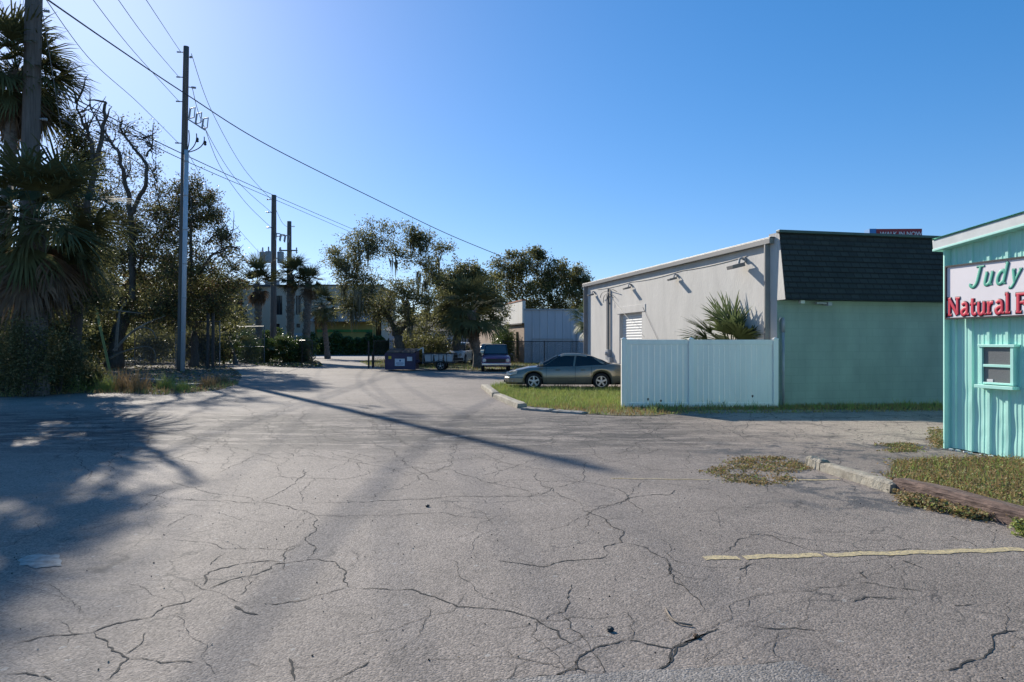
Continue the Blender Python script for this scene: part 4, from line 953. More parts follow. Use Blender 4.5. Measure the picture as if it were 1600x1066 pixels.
def car(name, label, cat, loc, rz, L_, Wd, deck, gh, wheels, wr, paint, low=None, plan=None, group=None, scale=1.0, grille=None, tail=None, pillars=(), bumper=None, roof=None, belt=None, spokes=5, zlow=.20, bed=None):
    """local x: rear 0 .. front L; deck: top profile of the body; gh: greenhouse profile (x,z)"""
    t = thing(name, label, cat, loc, rz, group); t.scale = (scale,) * 3
    plan = plan or [(0, .80), (.15, .93), (.6, 1.0), (L_ - 1.2, 1.0), (L_ - .45, .93), (L_ - .12, .80), (L_, .66)]
    n = 96; mb = MB(); xs = [L_ * i / n for i in range(n + 1)]; ring = []
    for x in xs:
        w = Wd / 2 * interp(plan, x); zt = interp(deck, x); zb = zlow + (.06 if x < .5 or x > L_ - .4 else 0); inarch = 0
        for wx in wheels:
            dx = abs(x - wx); ar = wr * 1.16
            if dx < ar: zb = max(zb, wr + math.sqrt(ar * ar - dx * dx)); inarch = 1
        sh_ = zt - .10
        zb_ = min(zb, sh_ - .1); 
        cs = [(0, zlow), (w * .80, zlow), (w * .80, zb_), (w * .955, zb_), (w * .985, zb_ + (sh_ - zb_) * .12), (w, zb_ + (sh_ - zb_) * .45), (w * .99, zb_ + (sh_ - zb_) * .75), (w * .955, sh_ - .02), (w * .90, zt - .045), (w * .78, zt - .012), (w * .4, zt + .012), (0, zt + .018)]
        ring.append(cs)
    m_ = len(ring[0])
    for side in (1, -1):
        o_ = len(mb.v)
        for x, cs in zip(xs, ring):
            for (y, z) in cs: mb.v.append((x, y * side, z))
        for i in range(n):
            for k in range(m_ - 1):
                z_av = (ring[i][k][1] + ring[i][k + 1][1]) / 2
                lowf = 1 if (low is not None and (z_av < belt_low(deck, xs[i]) and k >= 2)) or k < 2 else 0
                mb.f.append((o_ + i * m_ + k, o_ + (i + 1) * m_ + k, o_ + (i + 1) * m_ + k + 1, o_ + i * m_ + k + 1)); mb.mi.append(lowf if not (k < 3) else 2)
        for e in (0, n):
            mb.f.append(tuple(o_ + e * m_ + k for k in range(m_))); mb.mi.append(0)
    body = mb.obj('body', [paint, low or paint, M['black']], t, smooth=True)
    # greenhouse
    gx0, gx1 = gh[0][0], gh[-1][0]; zmax = max(z for _, z in gh); ng = 40; gm_ = MB(); rows = []
    wr_b = Wd / 2 * .86; wr_t = Wd / 2 * (.64 if roof is None else roof)
    for i in range(ng + 1):
        x = gx0 + (gx1 - gx0) * i / ng; z = interp(gh, x); zb = interp(deck, x) - .03
        z = max(z, zb + .001); f = (z - zb) / (zmax - zb); wt = wr_b + (wr_t - wr_b) * f
        edge = min(1, min(i, ng - i) / 3 * .1 + .9)
        rows.append([(x, wr_b * edge, zb), (x, (wr_b * .45 + wt * .55) * edge + .012, zb + (z - zb) * .5), (x, wt * edge, z - .05 * f), (x, wt * edge * .90, z - .012 * f), (x, 0, z + .015 * f)])
    for side in (1, -1):
        o_ = len(gm_.v)
        for r_ in rows:
            for (x, y, z) in r_: gm_.v.append((x, y * side, z))
        for i in range(ng):
            for k in range(4): gm_.f.append((o_ + i * 5 + k, o_ + (i + 1) * 5 + k, o_ + (i + 1) * 5 + k + 1, o_ + i * 5 + k + 1)); gm_.mi.append(0)
    gm_.obj('windows', M['glass'], t, smooth=True)
    def gpt(x, f, side, off=.008):
        i = (x - gx0) / (gx1 - gx0) * ng; i0 = max(0, min(ng - 1, int(i))); fr_ = i - i0
        A = [Vector(p) for p in rows[i0]]; B = [Vector(p) for p in rows[i0 + 1]]; Q = [a.lerp(b, fr_) for a, b in zip(A, B)]
        p = Q[0].lerp(Q[1], f * 2) if f < .5 else Q[1].lerp(Q[2], (f - .5) * 2)
        return Vector((p.x, (p.y + off) * side, p.z))
    rf = MB()      # roof skin + pillars
    ztop = zmax - .055
    rx = [gx0 + (gx1 - gx0) * i / ng for i in range(ng + 1) if interp(gh, gx0 + (gx1 - gx0) * i / ng) > ztop]
    for side in (1, -1):
        for a, b in zip(rx, rx[1:]):
            def q(x):
                i = (x - gx0) / (gx1 - gx0) * ng; i0 = int(round(i)); r_ = rows[i0]
                return [Vector((r_[2][0], (r_[2][1] + .012) * side, r_[2][2] - .03)), Vector((r_[2][0], (r_[2][1] + .008) * side, r_[2][2] + .01)), Vector((r_[3][0], r_[3][1] * side, r_[3][2] + .010)), Vector((r_[4][0], 0, r_[4][2] + .010))]
            A, B = q(a), q(b)
            for k in range(3): rf.add([A[k], B[k], B[k + 1], A[k + 1]], [(0, 1, 2, 3)])
        for (xa, fa, xb, fb, wd_) in pillars:
            N_ = 6
            for i in range(N_):
                u, v_ = i / N_, (i + 1) / N_
                p = gpt(xa + (xb - xa) * u, fa + (fb - fa) * u, side); p2 = gpt(xa + (xb - xa) * u + wd_, fa + (fb - fa) * u, side)
                r1 = gpt(xa + (xb - xa) * v_, fa + (fb - fa) * v_, side); r2 = gpt(xa + (xb - xa) * v_ + wd_, fa + (fb - fa) * v_, side)
                rf.add([p, p2, r2, r1], [(0, 1, 2, 3)])
    rf.obj('roof', paint, t, smooth=True)
    for wx in wheels:
        for sd in (1, -1): wheel(t, wx, sd * (Wd / 2 - .11), wr, .20, sd, spokes)
    # windscreen: a sloping pane of its own
    xf = gx1; xt = max(x for x in rx) if rx else gx1 - 1
    wsm = MB(); N_ = 8
    for i in range(N_ + 1):
        x = xf - .04 + (xt + .04 - xf + .04) * i / N_
        ii = (x - gx0) / (gx1 - gx0) * ng; r_ = rows[max(0, min(ng, int(round(ii))))]
        for y_, z_ in ((r_[3][1] + .0, r_[3][2]), (r_[3][1] * .5, r_[3][2] * .3 + r_[4][2] * .7), (0, r_[4][2]), (-r_[3][1] * .5, r_[3][2] * .3 + r_[4][2] * .7), (-r_[3][1], r_[3][2])): wsm.v.append((r_[2][0] + .004, y_, z_ + .006))
    for i in range(N_):
        for k in range(4): wsm.f.append((i * 5 + k, i * 5 + k + 1, i * 5 + k + 6, i * 5 + k + 5)); wsm.mi.append(0)
    wsm.obj('windscreen', M['screen'], t, smooth=True)
    return t
def belt_low(deck, x): return .46

# olive silver sedan, facing left
cs = .885
pF = G(792, 605.5); 
sed = car('parked_car', 'olive silver four door sedan parked broadside behind the lawn island', 'car', (0, 0, 0), math.pi, 4.85, 1.80,
    [(0, .80), (.05, .98), (.5, 1.04), (1.1, 1.02), (2.2, .96), (3.4, .94), (3.9, .90), (4.4, .80), (4.72, .68), (4.85, .50)],
    [(.62, 1.03), (1.0, 1.20), (1.45, 1.36), (1.95, 1.43), (2.45, 1.43), (2.85, 1.33), (3.25, 1.12), (3.62, .92)], (1.02, 3.72), .33,
    M['paint_sedan'], M['paint_sedan_low'], pillars=((2.08, 0, 2.00, 1, .07), (.62, 0, 1.10, 1, .26), (3.60, 0, 2.74, 1, .05), (.62, .02, .9, .02, .1)))
sed.scale = (cs,) * 3; sed.location = (pF.x + 4.85 * cs, 25.6, 0); sed.rotation_euler = (0, 0, math.pi - R(3))
def sedan_bits(t):
    s_ = -1   # the side seen by the camera: local +y after the half turn is world -y
    for sd in (1, -1):
        mb = MB(); mb.box((3.42, sd * .92, 1.0), (.16, .16, .11)); mb.obj('wing_mirror', M['paint_sedan'], t, bevel=.03)
        mb = MB(); 
        pts = [(4.42, sd * .80, .62), (4.42, sd * .80, .74), (4.62, sd * .74, .72), (4.80, sd * .52, .66), (4.83, sd * .50, .56), (4.66, sd * .74, .57)]
        pts = [(x + .02, y * 1.03, z) for x, y, z in pts]; q = [(x - .1, y * .9, z) for x, y, z in pts]; mb.add(pts + q, [(0, 1, 2, 3, 4, 5)] + [(i, (i + 1) % 6, (i + 1) % 6 + 6, i + 6) for i in range(6)])
        mb.obj('headlight', M['lamp_glass'], t)
        mb = MB(); mb.lathe([(.05, 0), (.05, .03 * sd)], (4.55, sd * .80, .34), 'Y', 12); mb.obj('fog_lamp', M['lamp_glass'], t)
        for hx in (1.75, 2.75):
            mb = MB(); mb.box((hx, sd * .905, .80), (.18, .03, .035)); mb.obj('door_handle', M['paint_sedan_low'], t, bevel=.008)
        for lx in (1.42, 2.06, 3.22):
            mb = MB(); mb.box((lx, sd * .893, .62), (.012, .016, .62)); mb.obj('door_seam', M['black'], t)
        mb = MB(); mb.box((2.4, sd * .90, .47), (2.1, .03, .03)); mb.obj('side_moulding', M['paint_sedan_low'], t, bevel=.006)
        mb = MB(); mb.box((.08, sd * .62, .82), (.14, .4, .16)); mb.obj('tail_light', M['lamp_red'], t, bevel=.02)
    mb = MB(); mb.box((4.83, 0, .62), (.05, .60, .12)); mb.obj('grille', M['chrome'], t, bevel=.02)
    # bumper: curved bar wrapping the nose
    mb = MB(); arc = [(4.15, -.90), (4.45, -.87), (4.72, -.72), (4.88, -.45), (4.93, 0), (4.88, .45), (4.72, .72), (4.45, .87), (4.15, .90)]
    n_ = len(arc); sec = [(0, .24), (.03, .30), (.03, .46), (.0, .50), (-.10, .50), (-.10, .24)]
    for (x, y) in arc:
        d = Vector((x - 3.6, y, 0)).normalized()
        for (o_, z) in sec: mb.v.append((x + d.x * o_, y + d.y * o_, z))
    for i in range(n_ - 1):
        for k in range(6): mb.f.append((i * 6 + k, (i + 1) * 6 + k, (i + 1) * 6 + (k + 1) % 6, i * 6 + (k + 1) % 6)); mb.mi.append(0)
    mb.obj('front_bumper', M['paint_sedan'], t, smooth=False)
    mb = MB(); mb.box((4.93, 0, .32), (.03, .9, .10)); mb.obj('air_intake', M['black'], t)
    mb = MB(); mb.box((-.0, 0, .42), (.14, 1.6, .26)); mb.obj('rear_bumper', M['paint_sedan_low'], t, bevel=.05)
sedan_bits(sed)

# front dressed vehicles (seen from the front)
def front(t, L_, Wd, zg0, zg1, gw, hl, bump, bumpm, grm=None, lr=.09, hlz=None, wsx=None):
    mb = MB(); mb.box((L_ + .0, 0, (zg0 + zg1) / 2), (.06, gw, zg1 - zg0)); mb.obj('grille', grm or M['black'], t, bevel=.015)
    for sd in (1, -1):
        mb = MB(); mb.lathe([(lr * 1.15, 0), (lr * 1.15, .05), (lr, .06)], (L_ - .03, sd * hl, hlz or (zg0 + zg1) / 2), 'X', 16); mb.obj('headlight', M['lamp_glass'], t)
        mb = MB(); mb.box((wsx or L_ - 1.5, sd * (Wd / 2 + .10), 1.12), (.12, .2, .16)); mb.obj('wing_mirror', M['black'], t, bevel=.03)
    mb = MB(); mb.box((L_ + .07, 0, bump), (.12, Wd * .97, .16)); mb.obj('front_bumper', bumpm, t, bevel=.03)

dT = 39.5
tl = P(771, 580, dT); L_t = 4.9
trk = car('pickup_truck', 'old purple pickup truck with chrome bumper parked nose out beside the palm', 'pickup truck', (tl.x, dT + L_t * .86, 0), -math.pi / 2 + R(2), L_t, 1.95,
    [(0, 1.0), (.03, 1.12), (2.2, 1.12), (3.2, 1.12), (4.0, 1.10), (4.7, 1.02), (4.9, .90)],
    [(1.9, 1.12), (2.05, 1.75), (2.5, 1.80), (3.05, 1.78), (3.5, 1.14)], (.95, 3.95), .37, M['paint_purple'], None,
    plan=[(0, .95), (.3, 1), (4.2, 1.0), (4.75, .97), (4.9, .93)], scale=.86, roof=.74, zlow=.34, pillars=((3.48, 0, 3.02, 1, .05), (2.0, 0, 2.08, 1, .08)))
front(trk, 4.9, 1.95, .62, .86, 1.25, .76, .50, M['chrome'], lr=.10, hlz=.76, wsx=3.3)
dW = 53
tl = P(719, 570, dW)
wc = car('parked_car', 'white sport utility car seen nose on, half hidden behind the dark palm trunk', 'car', (tl.x, dW + 4.5, 0), -math.pi / 2 - R(8), 4.5, 1.85,
    [(0, 1.0), (.05, 1.1), (1.0, 1.08), (3.2, 1.05), (4.0, .98), (4.4, .80), (4.5, .6)],
    [(.15, 1.1), (.5, 1.55), (1.2, 1.66), (2.3, 1.66), (2.7, 1.58), (3.45, 1.05)], (.85, 3.6), .35, M['paint_white'], None, roof=.70, pillars=((3.40, 0, 2.72, 1, .06), (1.2, 0, 1.2, 1, .1), (.2, 0, .5, 1, .2)))
front(wc, 4.5, 1.85, .50, .74, .9, .66, .40, M['black'], lr=.10, hlz=.72, wsx=3.2)
dV = 62
tl = P(762, 560, dV)
pc = car('parked_car', 'pale green car roof showing just above the purple truck', 'car', (tl.x, dV + 4.3, 0), -math.pi / 2, 4.4, 1.75,
    [(0, .9), (.05, 1.0), (1.0, 1.0), (3.2, .98), (4.0, .92), (4.3, .74), (4.4, .55)], [(.6, 1.0), (1.1, 1.42), (1.8, 1.52), (2.5, 1.5), (3.3, .98)], (.85, 3.5), .32, M['paint_green'], None, roof=.68, pillars=((3.25, 0, 2.55, 1, .06), (1.7, 0, 1.7, 1, .08)))
front(pc, 4.4, 1.75, .5, .68, .9, .6, .4, M['black'], hlz=.66, wsx=3.1)
dD = 72
tl = P(262, 553, dD)
dk = car('parked_car', 'dark car parked under the trees behind the riser pole', 'car', (tl.x + 2.0, dD, 0), math.pi, 4.5, 1.75,
    [(0, .8), (.05, .98), (1.0, 1.0), (3.2, .95), (4.0, .88), (4.4, .72), (4.5, .5)], [(.5, 1.0), (1.2, 1.36), (1.9, 1.42), (2.5, 1.40), (3.45, .93)], (.9, 3.5), .32, M['paint_dark'], None, pillars=((2.0, 0, 1.95, 1, .07), (.55, 0, 1.0, 1, .25), (3.4, 0, 2.6, 1, .06)))
for sd in (1, -1):
    mb = MB(); mb.box((4.38, sd * .62, .66), (.12, .3, .12)); mb.obj('headlight', M['lamp_glass'], dk, bevel=.02)

# ---------------------------------------------------------------- dumpster, trailer
dd_ = 41.5
c = P(629, 578, dd_); dm = thing('dumpster', 'navy purple steel dumpster with pale notice panels beside the big tree', 'dumpster', (c.x, dd_, 0), R(-3))
w, dp, h1, h2 = 1.72, 1.3, 1.02, 1.22
mb = MB(); prof_ = [(-dp / 2, .08), (dp / 2, .08), (dp / 2, h2), (-dp / 2, h1)]
vs = [(-w / 2, y, z) for y, z in prof_] + [(w / 2, y, z) for y, z in prof_]; mb.add(vs, [(0, 1, 2, 3), (4, 5, 6, 7), (0, 1, 5, 4), (1, 2, 6, 5), (3, 0, 4, 7)])
mb.obj('bin_body', M['dumpster'], dm)
mb = MB(); mb.beam((-w / 2 - .03, -dp / 2, h1 - .04), (w / 2 + .03, -dp / 2, h1 - .04), .08, .08); mb.beam((-w / 2 - .02, -dp / 2 - .02, .12), (w / 2 + .02, -dp / 2 - .02, .12), .06, .08)
for x in (-w / 2, w / 2): mb.beam((x, -dp / 2 - .01, .1), (x, -dp / 2 - .01, h1), .07, .07)
mb.obj('rim_frame', M['dumpster'], dm, bevel=.008)
for x in (-w / 4, w / 4):
    mb = MB(); mb.add([(x - w / 4 + .02, -dp / 2 - .05, h1 + .01), (x + w / 4 - .02, -dp / 2 - .05, h1 + .01), (x + w / 4 - .02, dp / 2, h2 + .04), (x - w / 4 + .02, dp / 2, h2 + .04)] + [(x - w / 4 + .02, -dp / 2 - .05, h1 + .05), (x + w / 4 - .02, -dp / 2 - .05, h1 + .05), (x + w / 4 - .02, dp / 2, h2 + .08), (x - w / 4 + .02, dp / 2, h2 + .08)], [(0, 1, 2, 3), (4, 5, 6, 7), (0, 1, 5, 4), (1, 2, 6, 5), (2, 3, 7, 6), (3, 0, 4, 7)])
    mb.obj('lid', M['lid'], dm)
for x in (-w / 2 - .07, w / 2 + .07):
    mb = MB(); mb.beam((x, -.35, .55), (x, .35, .55), .12, .16); mb.obj('lift_sleeve', M['dumpster'], dm, bevel=.01)
mb = MB(); mb.box((-.02, -dp / 2 - .025, .50), (.58, .012, .42)); lb = mb.obj('notice_panel', M['labelwhite'], dm)
mb = MB(); mb.lathe([(.06, 0), (.06, .01)], (-.0, -dp / 2 - .041, .60), 'Y', 14); mb.obj('emblem', mat('notice_blue', (.06, .12, .25), None, 3, .6), lb)
for i, (ww_, z) in enumerate(((.40, .48), (.46, .42), (.34, .36))):
    mb = MB(); mb.box((-.02, -dp / 2 - .034, z), (ww_, .006, .02)); mb.obj('print_line', MATS['notice_blue'], lb)
mb = MB(); mb.box((.56, -dp / 2 - .05, .70), (.30, .012, .24)); mb.obj('notice_panel', M['binwhite'], dm)
mb = MB(); mb.box((-.60, -dp / 2 - .05, .78), (.17, .012, .16)); mb.obj('yellow_sticker', M['yellow'], dm)

dt = 42.0; c = P(688, 578, dt)
tr_ = thing('utility_trailer', 'low black utility trailer with rail sides parked right of the dumpster', 'trailer', (c.x, dt, 0), R(-2))
mb = MB(); mb.box((0, 0, .48), (1.9, 1.3, .08)); mb.obj('deck', M['black'], tr_)
for y in (-.64, .64):
    mb = MB(); mb.beam((-.95, y, 1.0), (.95, y, 1.0), .04, .04); mb.obj('side_rail', M['black'], tr_)
    for x in (-.93, -.45, 0, .45, .93):
        mb = MB(); mb.beam((x, y, .52), (x, y, .98), .035, .035); mb.obj('rail_post', M['black'], tr_)
for x in (-.95, .95):
    mb = MB(); mb.beam((x, -.62, .98), (x, .62, .98), .04, .04); mb.obj('end_rail', M['black'], tr_)
mb = MB(); mb.beam((-.95, -.4, .45), (-1.7, 0, .42), .06, .08); mb.beam((-.95, .4, .45), (-1.7, 0, .42), .06, .08); mb.beam((-1.6, 0, .1), (-1.6, 0, .75), .05, .05); mb.obj('tongue', M['black'], tr_)
for y in (-.76, .76): wheel(tr_, .12, y, .28, .16, -1 if y < 0 else 1, 5)
for x in (.12,):
    for y in (-.76, .76):
        mb = MB(); arc = [Vector((x + .36 * math.cos(a), y, .28 + .36 * math.sin(a))) for a in [math.pi * i / 8 for i in range(9)]]
        for a, b in zip(arc, arc[1:]): mb.beam(a, b, .2, .02)
        mb.obj('mudguard', M['black'], tr_)
mb = MB(); mb.box((-.98, -.3, .85), (.05, .24, .95)); mb.obj('white_upright', M['binwhite'], tr_, bevel=.01)
mb = MB(); mb.beam((-1.0, -.35, 1.35), (-1.75, -.35, .95), .12, .05); mb.obj('plank', M['binwhite'], tr_)
TR = tr_.matrix_basis
BG_ = 'white tubs carried in the trailer'
lbls = ['leftmost of three white plastic tubs inside the trailer rails', 'middle one of three white plastic tubs inside the trailer rails', 'rightmost of three white plastic tubs, under a pale bundle']
proto = None
for i, x in enumerate((-.62, -.05, .52)):
    if proto is None:
        proto = thing('storage_tub', lbls[0], 'tub', (0, 0, 0), R(-2), BG_)
        mb = MB(); mb.add([(-.22, -.26, 0), (.22, -.26, 0), (.22, .26, 0), (-.22, .26, 0), (-.26, -.3, .36), (.26, -.3, .36), (.26, .3, .36), (-.26, .3, .36)], [(0, 1, 2, 3), (4, 5, 6, 7), (0, 1, 5, 4), (1, 2, 6, 5), (2, 3, 7, 6), (3, 0, 4, 7)]); mb.obj('tub_body', M['binwhite'], proto, bevel=.02)
        mb = MB(); mb.box((0, 0, .385), (.55, .63, .04)); mb.obj('lid', M['binwhite'], proto, bevel=.01); o = proto
    else:
        o = copy_tree(proto); o['label'] = lbls[i]
    o.location = (c.x + x, dt - .2, .525)

# ================================================================ FAR BUILDINGS
# warehouse: brick and white face to the left, metal side towards the camera
dq = 55.0; q0 = P(819, 568, dq); q0.z = 0
wh = thing('warehouse', 'brick and white warehouse with pale metal side wall beyond the chain link fence', 'building', q0)
def wp(u, v, z): return Vector((1, .05, 0)) * u + V * v + Vector((0, 0, z))
mb = MB(); wallquad(mb, [wp(0, 0, 0), wp(0, 22, 0), wp(0, 22, 3.15), wp(0, 0, 3.15)]); mb.obj('brick_wall', M['brick'], wh)
mb = MB(); P0 = [wp(-.15, -.02, 3.15), wp(-.15, 22, 3.15), wp(.1, 22, 3.15), wp(.1, -.02, 3.15)]; mb.add(P0 + [p + Vector((0, 0, 1.75)) for p in P0], [(0, 1, 2, 3), (4, 5, 6, 7), (0, 1, 5, 4), (1, 2, 6, 5), (2, 3, 7, 6), (3, 0, 4, 7)]); mb.obj('parapet', M['white_stucco'], wh)
mb = MB(); mb.beam(wp(-.03, -.05, 4.95), wp(-.03, 22, 4.95), .32, .10); mb.obj('coping', M['rust'], wh)
mb = MB(); mb.beam(wp(-.17, -.05, 3.12), wp(-.17, 22, 3.12), .06, .10); mb.obj('trim_strip', M['roofdark'], wh)
for v in (1.9, 4.3):
    mb = MB(); wallquad(mb, [wp(-.03, v, .35), wp(-.03, v + .75, .35), wp(-.03, v + .75, 2.5), wp(-.03, v, 2.5)]); mb.obj('window', M['winglass'], wh)
mb = MB(); x = 0; WX = 14.0; pts = []
while x < WX:
    for dx, h in ((0, 0), (.03, .03), (.09, .03), (.12, 0)): pts.append((x + dx, h))
    x += .6
o_ = 0
for (x, h) in pts: mb.v += [tuple(wp(x, -h, 0)), tuple(wp(x, -h, 4.2 - .004 * x))]
for i in range(len(pts) - 1): mb.f.append((2 * i, 2 * i + 2, 2 * i + 3, 2 * i + 1)); mb.mi.append(0)
mb.obj('metal_siding', M['bluemetal'], wh, recalc=False)
mb = MB(); mb.beam(wp(0, -.06, 4.22), wp(WX, -.06, 4.18), .12, .10); mb.obj('eave_trim', M['galv2'], wh)
mb = MB(); mb.tube([wp(4.1, -.08, 0), wp(4.1, -.08, 4.2)], .05, 6); mb.obj('drain_pipe', M['galv2'], wh)
for x0, x1, z0, z1 in ((.6, 3.8, .0, 1.9), (6.0, 7.2, .8, 2.2)):
    mb = MB(); mb.beam(wp(x0, -.07, z1), wp(x1, -.07, z1), .04, .08); mb.beam(wp(x0, -.07, z0), wp(x0, -.07, z1), .08, .04); mb.beam(wp(x1, -.07, z0), wp(x1, -.07, z1), .08, .04); mb.obj('door_frame', M['galv2'], wh)
mb = MB(); wallquad(mb, [wp(0, 0, 4.15), wp(WX, 0, 4.15), wp(WX, 22, 4.3), wp(0, 22, 4.3)]); mb.obj('roof', M['roofdark'], wh)
mb = MB(); wallquad(mb, [wp(WX, 0, 0), wp(WX, 22, 0), wp(WX, 22, 4.2), wp(WX, 0, 4.2)]); wallquad(mb, [wp(0, 22, 0), wp(WX, 22, 0), wp(WX, 22, 4.2), wp(0, 22, 4.2)]); mb.obj('back_wall', M['bluemetal'], wh)

# two storey beige office
do = 98.0; oc = P(470, 553, do); oc.z = 0
of = thing('office_building', 'two storey beige building with tall dark windows behind the palms', 'building', oc)
k = do / F
def ox(px): return (px - 470) * k
def oz(py): return EYE + (HY - py) * k
def facade(mb, x0, x1, z0, z1, holes, y=0.0, th=.3):
    xs = sorted(set([x0, x1] + [h[0] for h in holes] + [h[1] for h in holes])); zs = sorted(set([z0, z1] + [h[2] for h in holes] + [h[3] for h in holes]))
    for a, b in zip(xs, xs[1:]):
        for c_, d_ in zip(zs, zs[1:]):
            if any(h[0] <= a and b <= h[1] and h[2] <= c_ and d_ <= h[3] for h in holes): continue
            mb.add([(a, y, c_), (b, y, c_), (b, y, d_), (a, y, d_)], [(0, 1, 2, 3)])
    for h in holes:
        a, b, c_, d_ = h
        for q in ([(a, y, c_), (b, y, c_), (b, y + th, c_), (a, y + th, c_)], [(a, y, d_), (b, y, d_), (b, y + th, d_), (a, y + th, d_)], [(a, y, c_), (a, y, d_), (a, y + th, d_), (a, y + th, c_)], [(b, y, c_), (b, y, d_), (b, y + th, d_), (b, y + th, c_)]): mb.add(q, [(0, 1, 2, 3)])
hol = [(ox(a), ox(b), oz(492), oz(462)) for a, b in ((368, 379), (398, 409), (430, 441), (462, 471))] + [(ox(463), ox(469), oz(512), oz(506)), (ox(430), ox(437), oz(516), oz(506)), (ox(380), ox(387), oz(516), oz(506))]
mb = MB(); facade(mb, ox(335), ox(492), 0, oz(447), hol); mb.obj('front_wall', M['beige'], of, recalc=False)
for h in hol:
    mb = MB(); mb.add([(h[0], .28, h[2]), (h[1], .28, h[2]), (h[1], .28, h[3]), (h[0], .28, h[3])], [(0, 1, 2, 3)]); wo_ = mb.obj('window', M['winglass'], of, recalc=False)
    mb = MB(); mb.box(((h[0] + h[1]) / 2, .22, (h[2] + h[3]) / 2), (.06, .06, h[3] - h[2] - .02)); mb.obj('mullion', M['roofdark'], wo_)
mb = MB(); mb.box(((ox(335) + ox(600)) / 2, 6, oz(447) - .3), (ox(600) - ox(335), 11.9, .3)); mb.obj('roof', M['roofdark'], of)
mb = MB(); mb.beam((ox(333), -.1, oz(446.5)), (ox(600), -.1, oz(446.5)), .35, .28); mb.obj('roof_edge', M['roofdark'], of)
mb = MB(); mb.box((ox(414), 3, oz(441)), (1.6, 1.5, 1.0)); mb.obj('roof_unit', M['beige2'], of)
mb = MB()
facade(mb, ox(492), ox(596), oz(490), oz(447), [(ox(515), ox(540), oz(490) + .3, oz(484))], y=-.3); mb.obj('upper_wall', M['beige'], of, recalc=False)
mb = MB(); mb.box(((ox(490) + ox(588)) / 2, -1.2, (oz(503) + oz(487)) / 2), (ox(588) - ox(490), 2.4, oz(487) - oz(503))); mb.obj('balcony_band', M['beige2'], of)
mb = MB(); mb.box(((ox(490) + ox(586)) / 2, .8, oz(503) / 2), (ox(586) - ox(490), .4, oz(503))); mb.obj('yellow_wall', M['yellowwall'], of)
mb = MB(); mb.box(((ox(494) + ox(582)) / 2, .5, oz(517)), (ox(582) - ox(494), .2, .35)); mb.obj('green_stripe', M['greenstripe'], of)
mb = MB(); mb.box(((ox(425) + ox(500)) / 2, -2.5, oz(523)), (ox(500) - ox(425), .3, .35)); mb.obj('canopy_beam', M['beige2'], of)
mb = MB()
for x in (ox(335), ox(596)): mb.add([(x, 0, 0), (x, 12, 0), (x, 12, oz(447)), (x, 0, oz(447))], [(0, 1, 2, 3)])
mb.add([(ox(335), 12, 0), (ox(596), 12, 0), (ox(596), 12, oz(447)), (ox(335), 12, oz(447))], [(0, 1, 2, 3)]); mb.obj('side_walls', M['beige'], of, recalc=False)
# low grey house behind trees
lh = thing('low_house', 'low grey house glimpsed behind the trees left of the warehouse', 'building', (P(700, 540, 84).x, 84, 0))
mb = MB(); mb.box((0, 4, 1.5), (14, 8, 3)); mb.obj('wall', M['beige2'], lh)
mb = MB(); mb.add([(-7.4, -.5, 3), (7.4, -.5, 3), (7.4, 8.5, 3), (-7.4, 8.5, 3), (-7.4, 4, 4.2), (7.4, 4, 4.2)], [(0, 1, 5, 4), (2, 3, 4, 5), (0, 3, 4), (1, 2, 5), (0, 1, 2, 3)]); mb.obj('roof', M['roofdark'], lh)
for x in (-4.5, -1, 3):
    mb = MB(); mb.box((x, -.03, 1.5), (1.2, .06, 1.1)); mb.obj('window', M['winglass'], lh)
# perimeter wall along the street
pw = thing('perimeter_wall', 'long pale low wall in front of the beige building', 'wall', (0, 0, 0))
A = P(425, 540, 92); B = P(600, 540, 92); mb = MB(); mb.box(((A.x + B.x) / 2, 92, .9), (B.x - A.x, .25, 1.8)); mb.obj('wall_face', M['beige2'], pw)

# ================================================================ UTILITY POLES AND WIRES
def pole(name, label, base, top, r0, r1, group=None):
    t = thing(name, label, 'utility pole', base, 0, group); tv = Vector(top) - Vector(base); mb = MB()
    mb.tube([tv * (i / 12) - Vector((0, 0, .05 if i == 0 else 0)) for i in range(13)], [r0 + (r1 - r0) * i / 12 for i in range(13)], 16); mb.obj('pole_shaft', M['polewood'], t, smooth=True, recalc=False); return t, tv
def insulator(t, a, dirv, L_, r=.05):
    mb = MB(); a = Vector(a); dv = Vector(dirv).normalized(); mb.tube([a, a + dv * L_ * .55], .03, 6)
    pts = []; rr = []
    for i in range(7): pts.append(a + dv * L_ * (.5 + .5 * i / 6)); rr.append(r if i % 2 else r * .65)
    mb.tube(pts, rr, 8); return mb.obj('insulator', M['porcelain'], t)
d0 = 40.6
b0_ = G(282, 580); t0_ = P(291, 73, b0_.y)
p0, tv = pole('utility_pole', 'tall wooden pole with silver steel riser pipe on the leafy verge', b0_, t0_, .21, .155)
rz0 = Vector((.20, -.16, 0))
mb = MB(); hz = (580 - 236) / (580 - 73)
mb.tube([rz0, tv * hz + rz0], [.125, .125], 16); mb.obj('riser_pipe', M['galv'], p0, smooth=True, recalc=False)
for i in range(6):
    mb = MB(); z = .12 + i * (hz - .05) / 6; mb.tube([tv * z + rz0 - Vector((0, 0, .03)), tv * z + rz0 + Vector((0, 0, .03))], .14, 16); mb.obj('strap', M['galv2'], p0)
def onp(y): return tv * ((580 - y) / (580 - 73.0))
for y in (82, 121, 159, 224): insulator(p0, onp(y) - Vector((.1, 0, 0)), (-1, -.1, .02), .42)
for y in (136,): insulator(p0, onp(y) + Vector((.1, 0, 0)), (1, -.3, -.2), .6, .07)
insulator(p0, onp(90) + Vector((.1, 0, 0)), (1, -.3, 0), .3, .07)
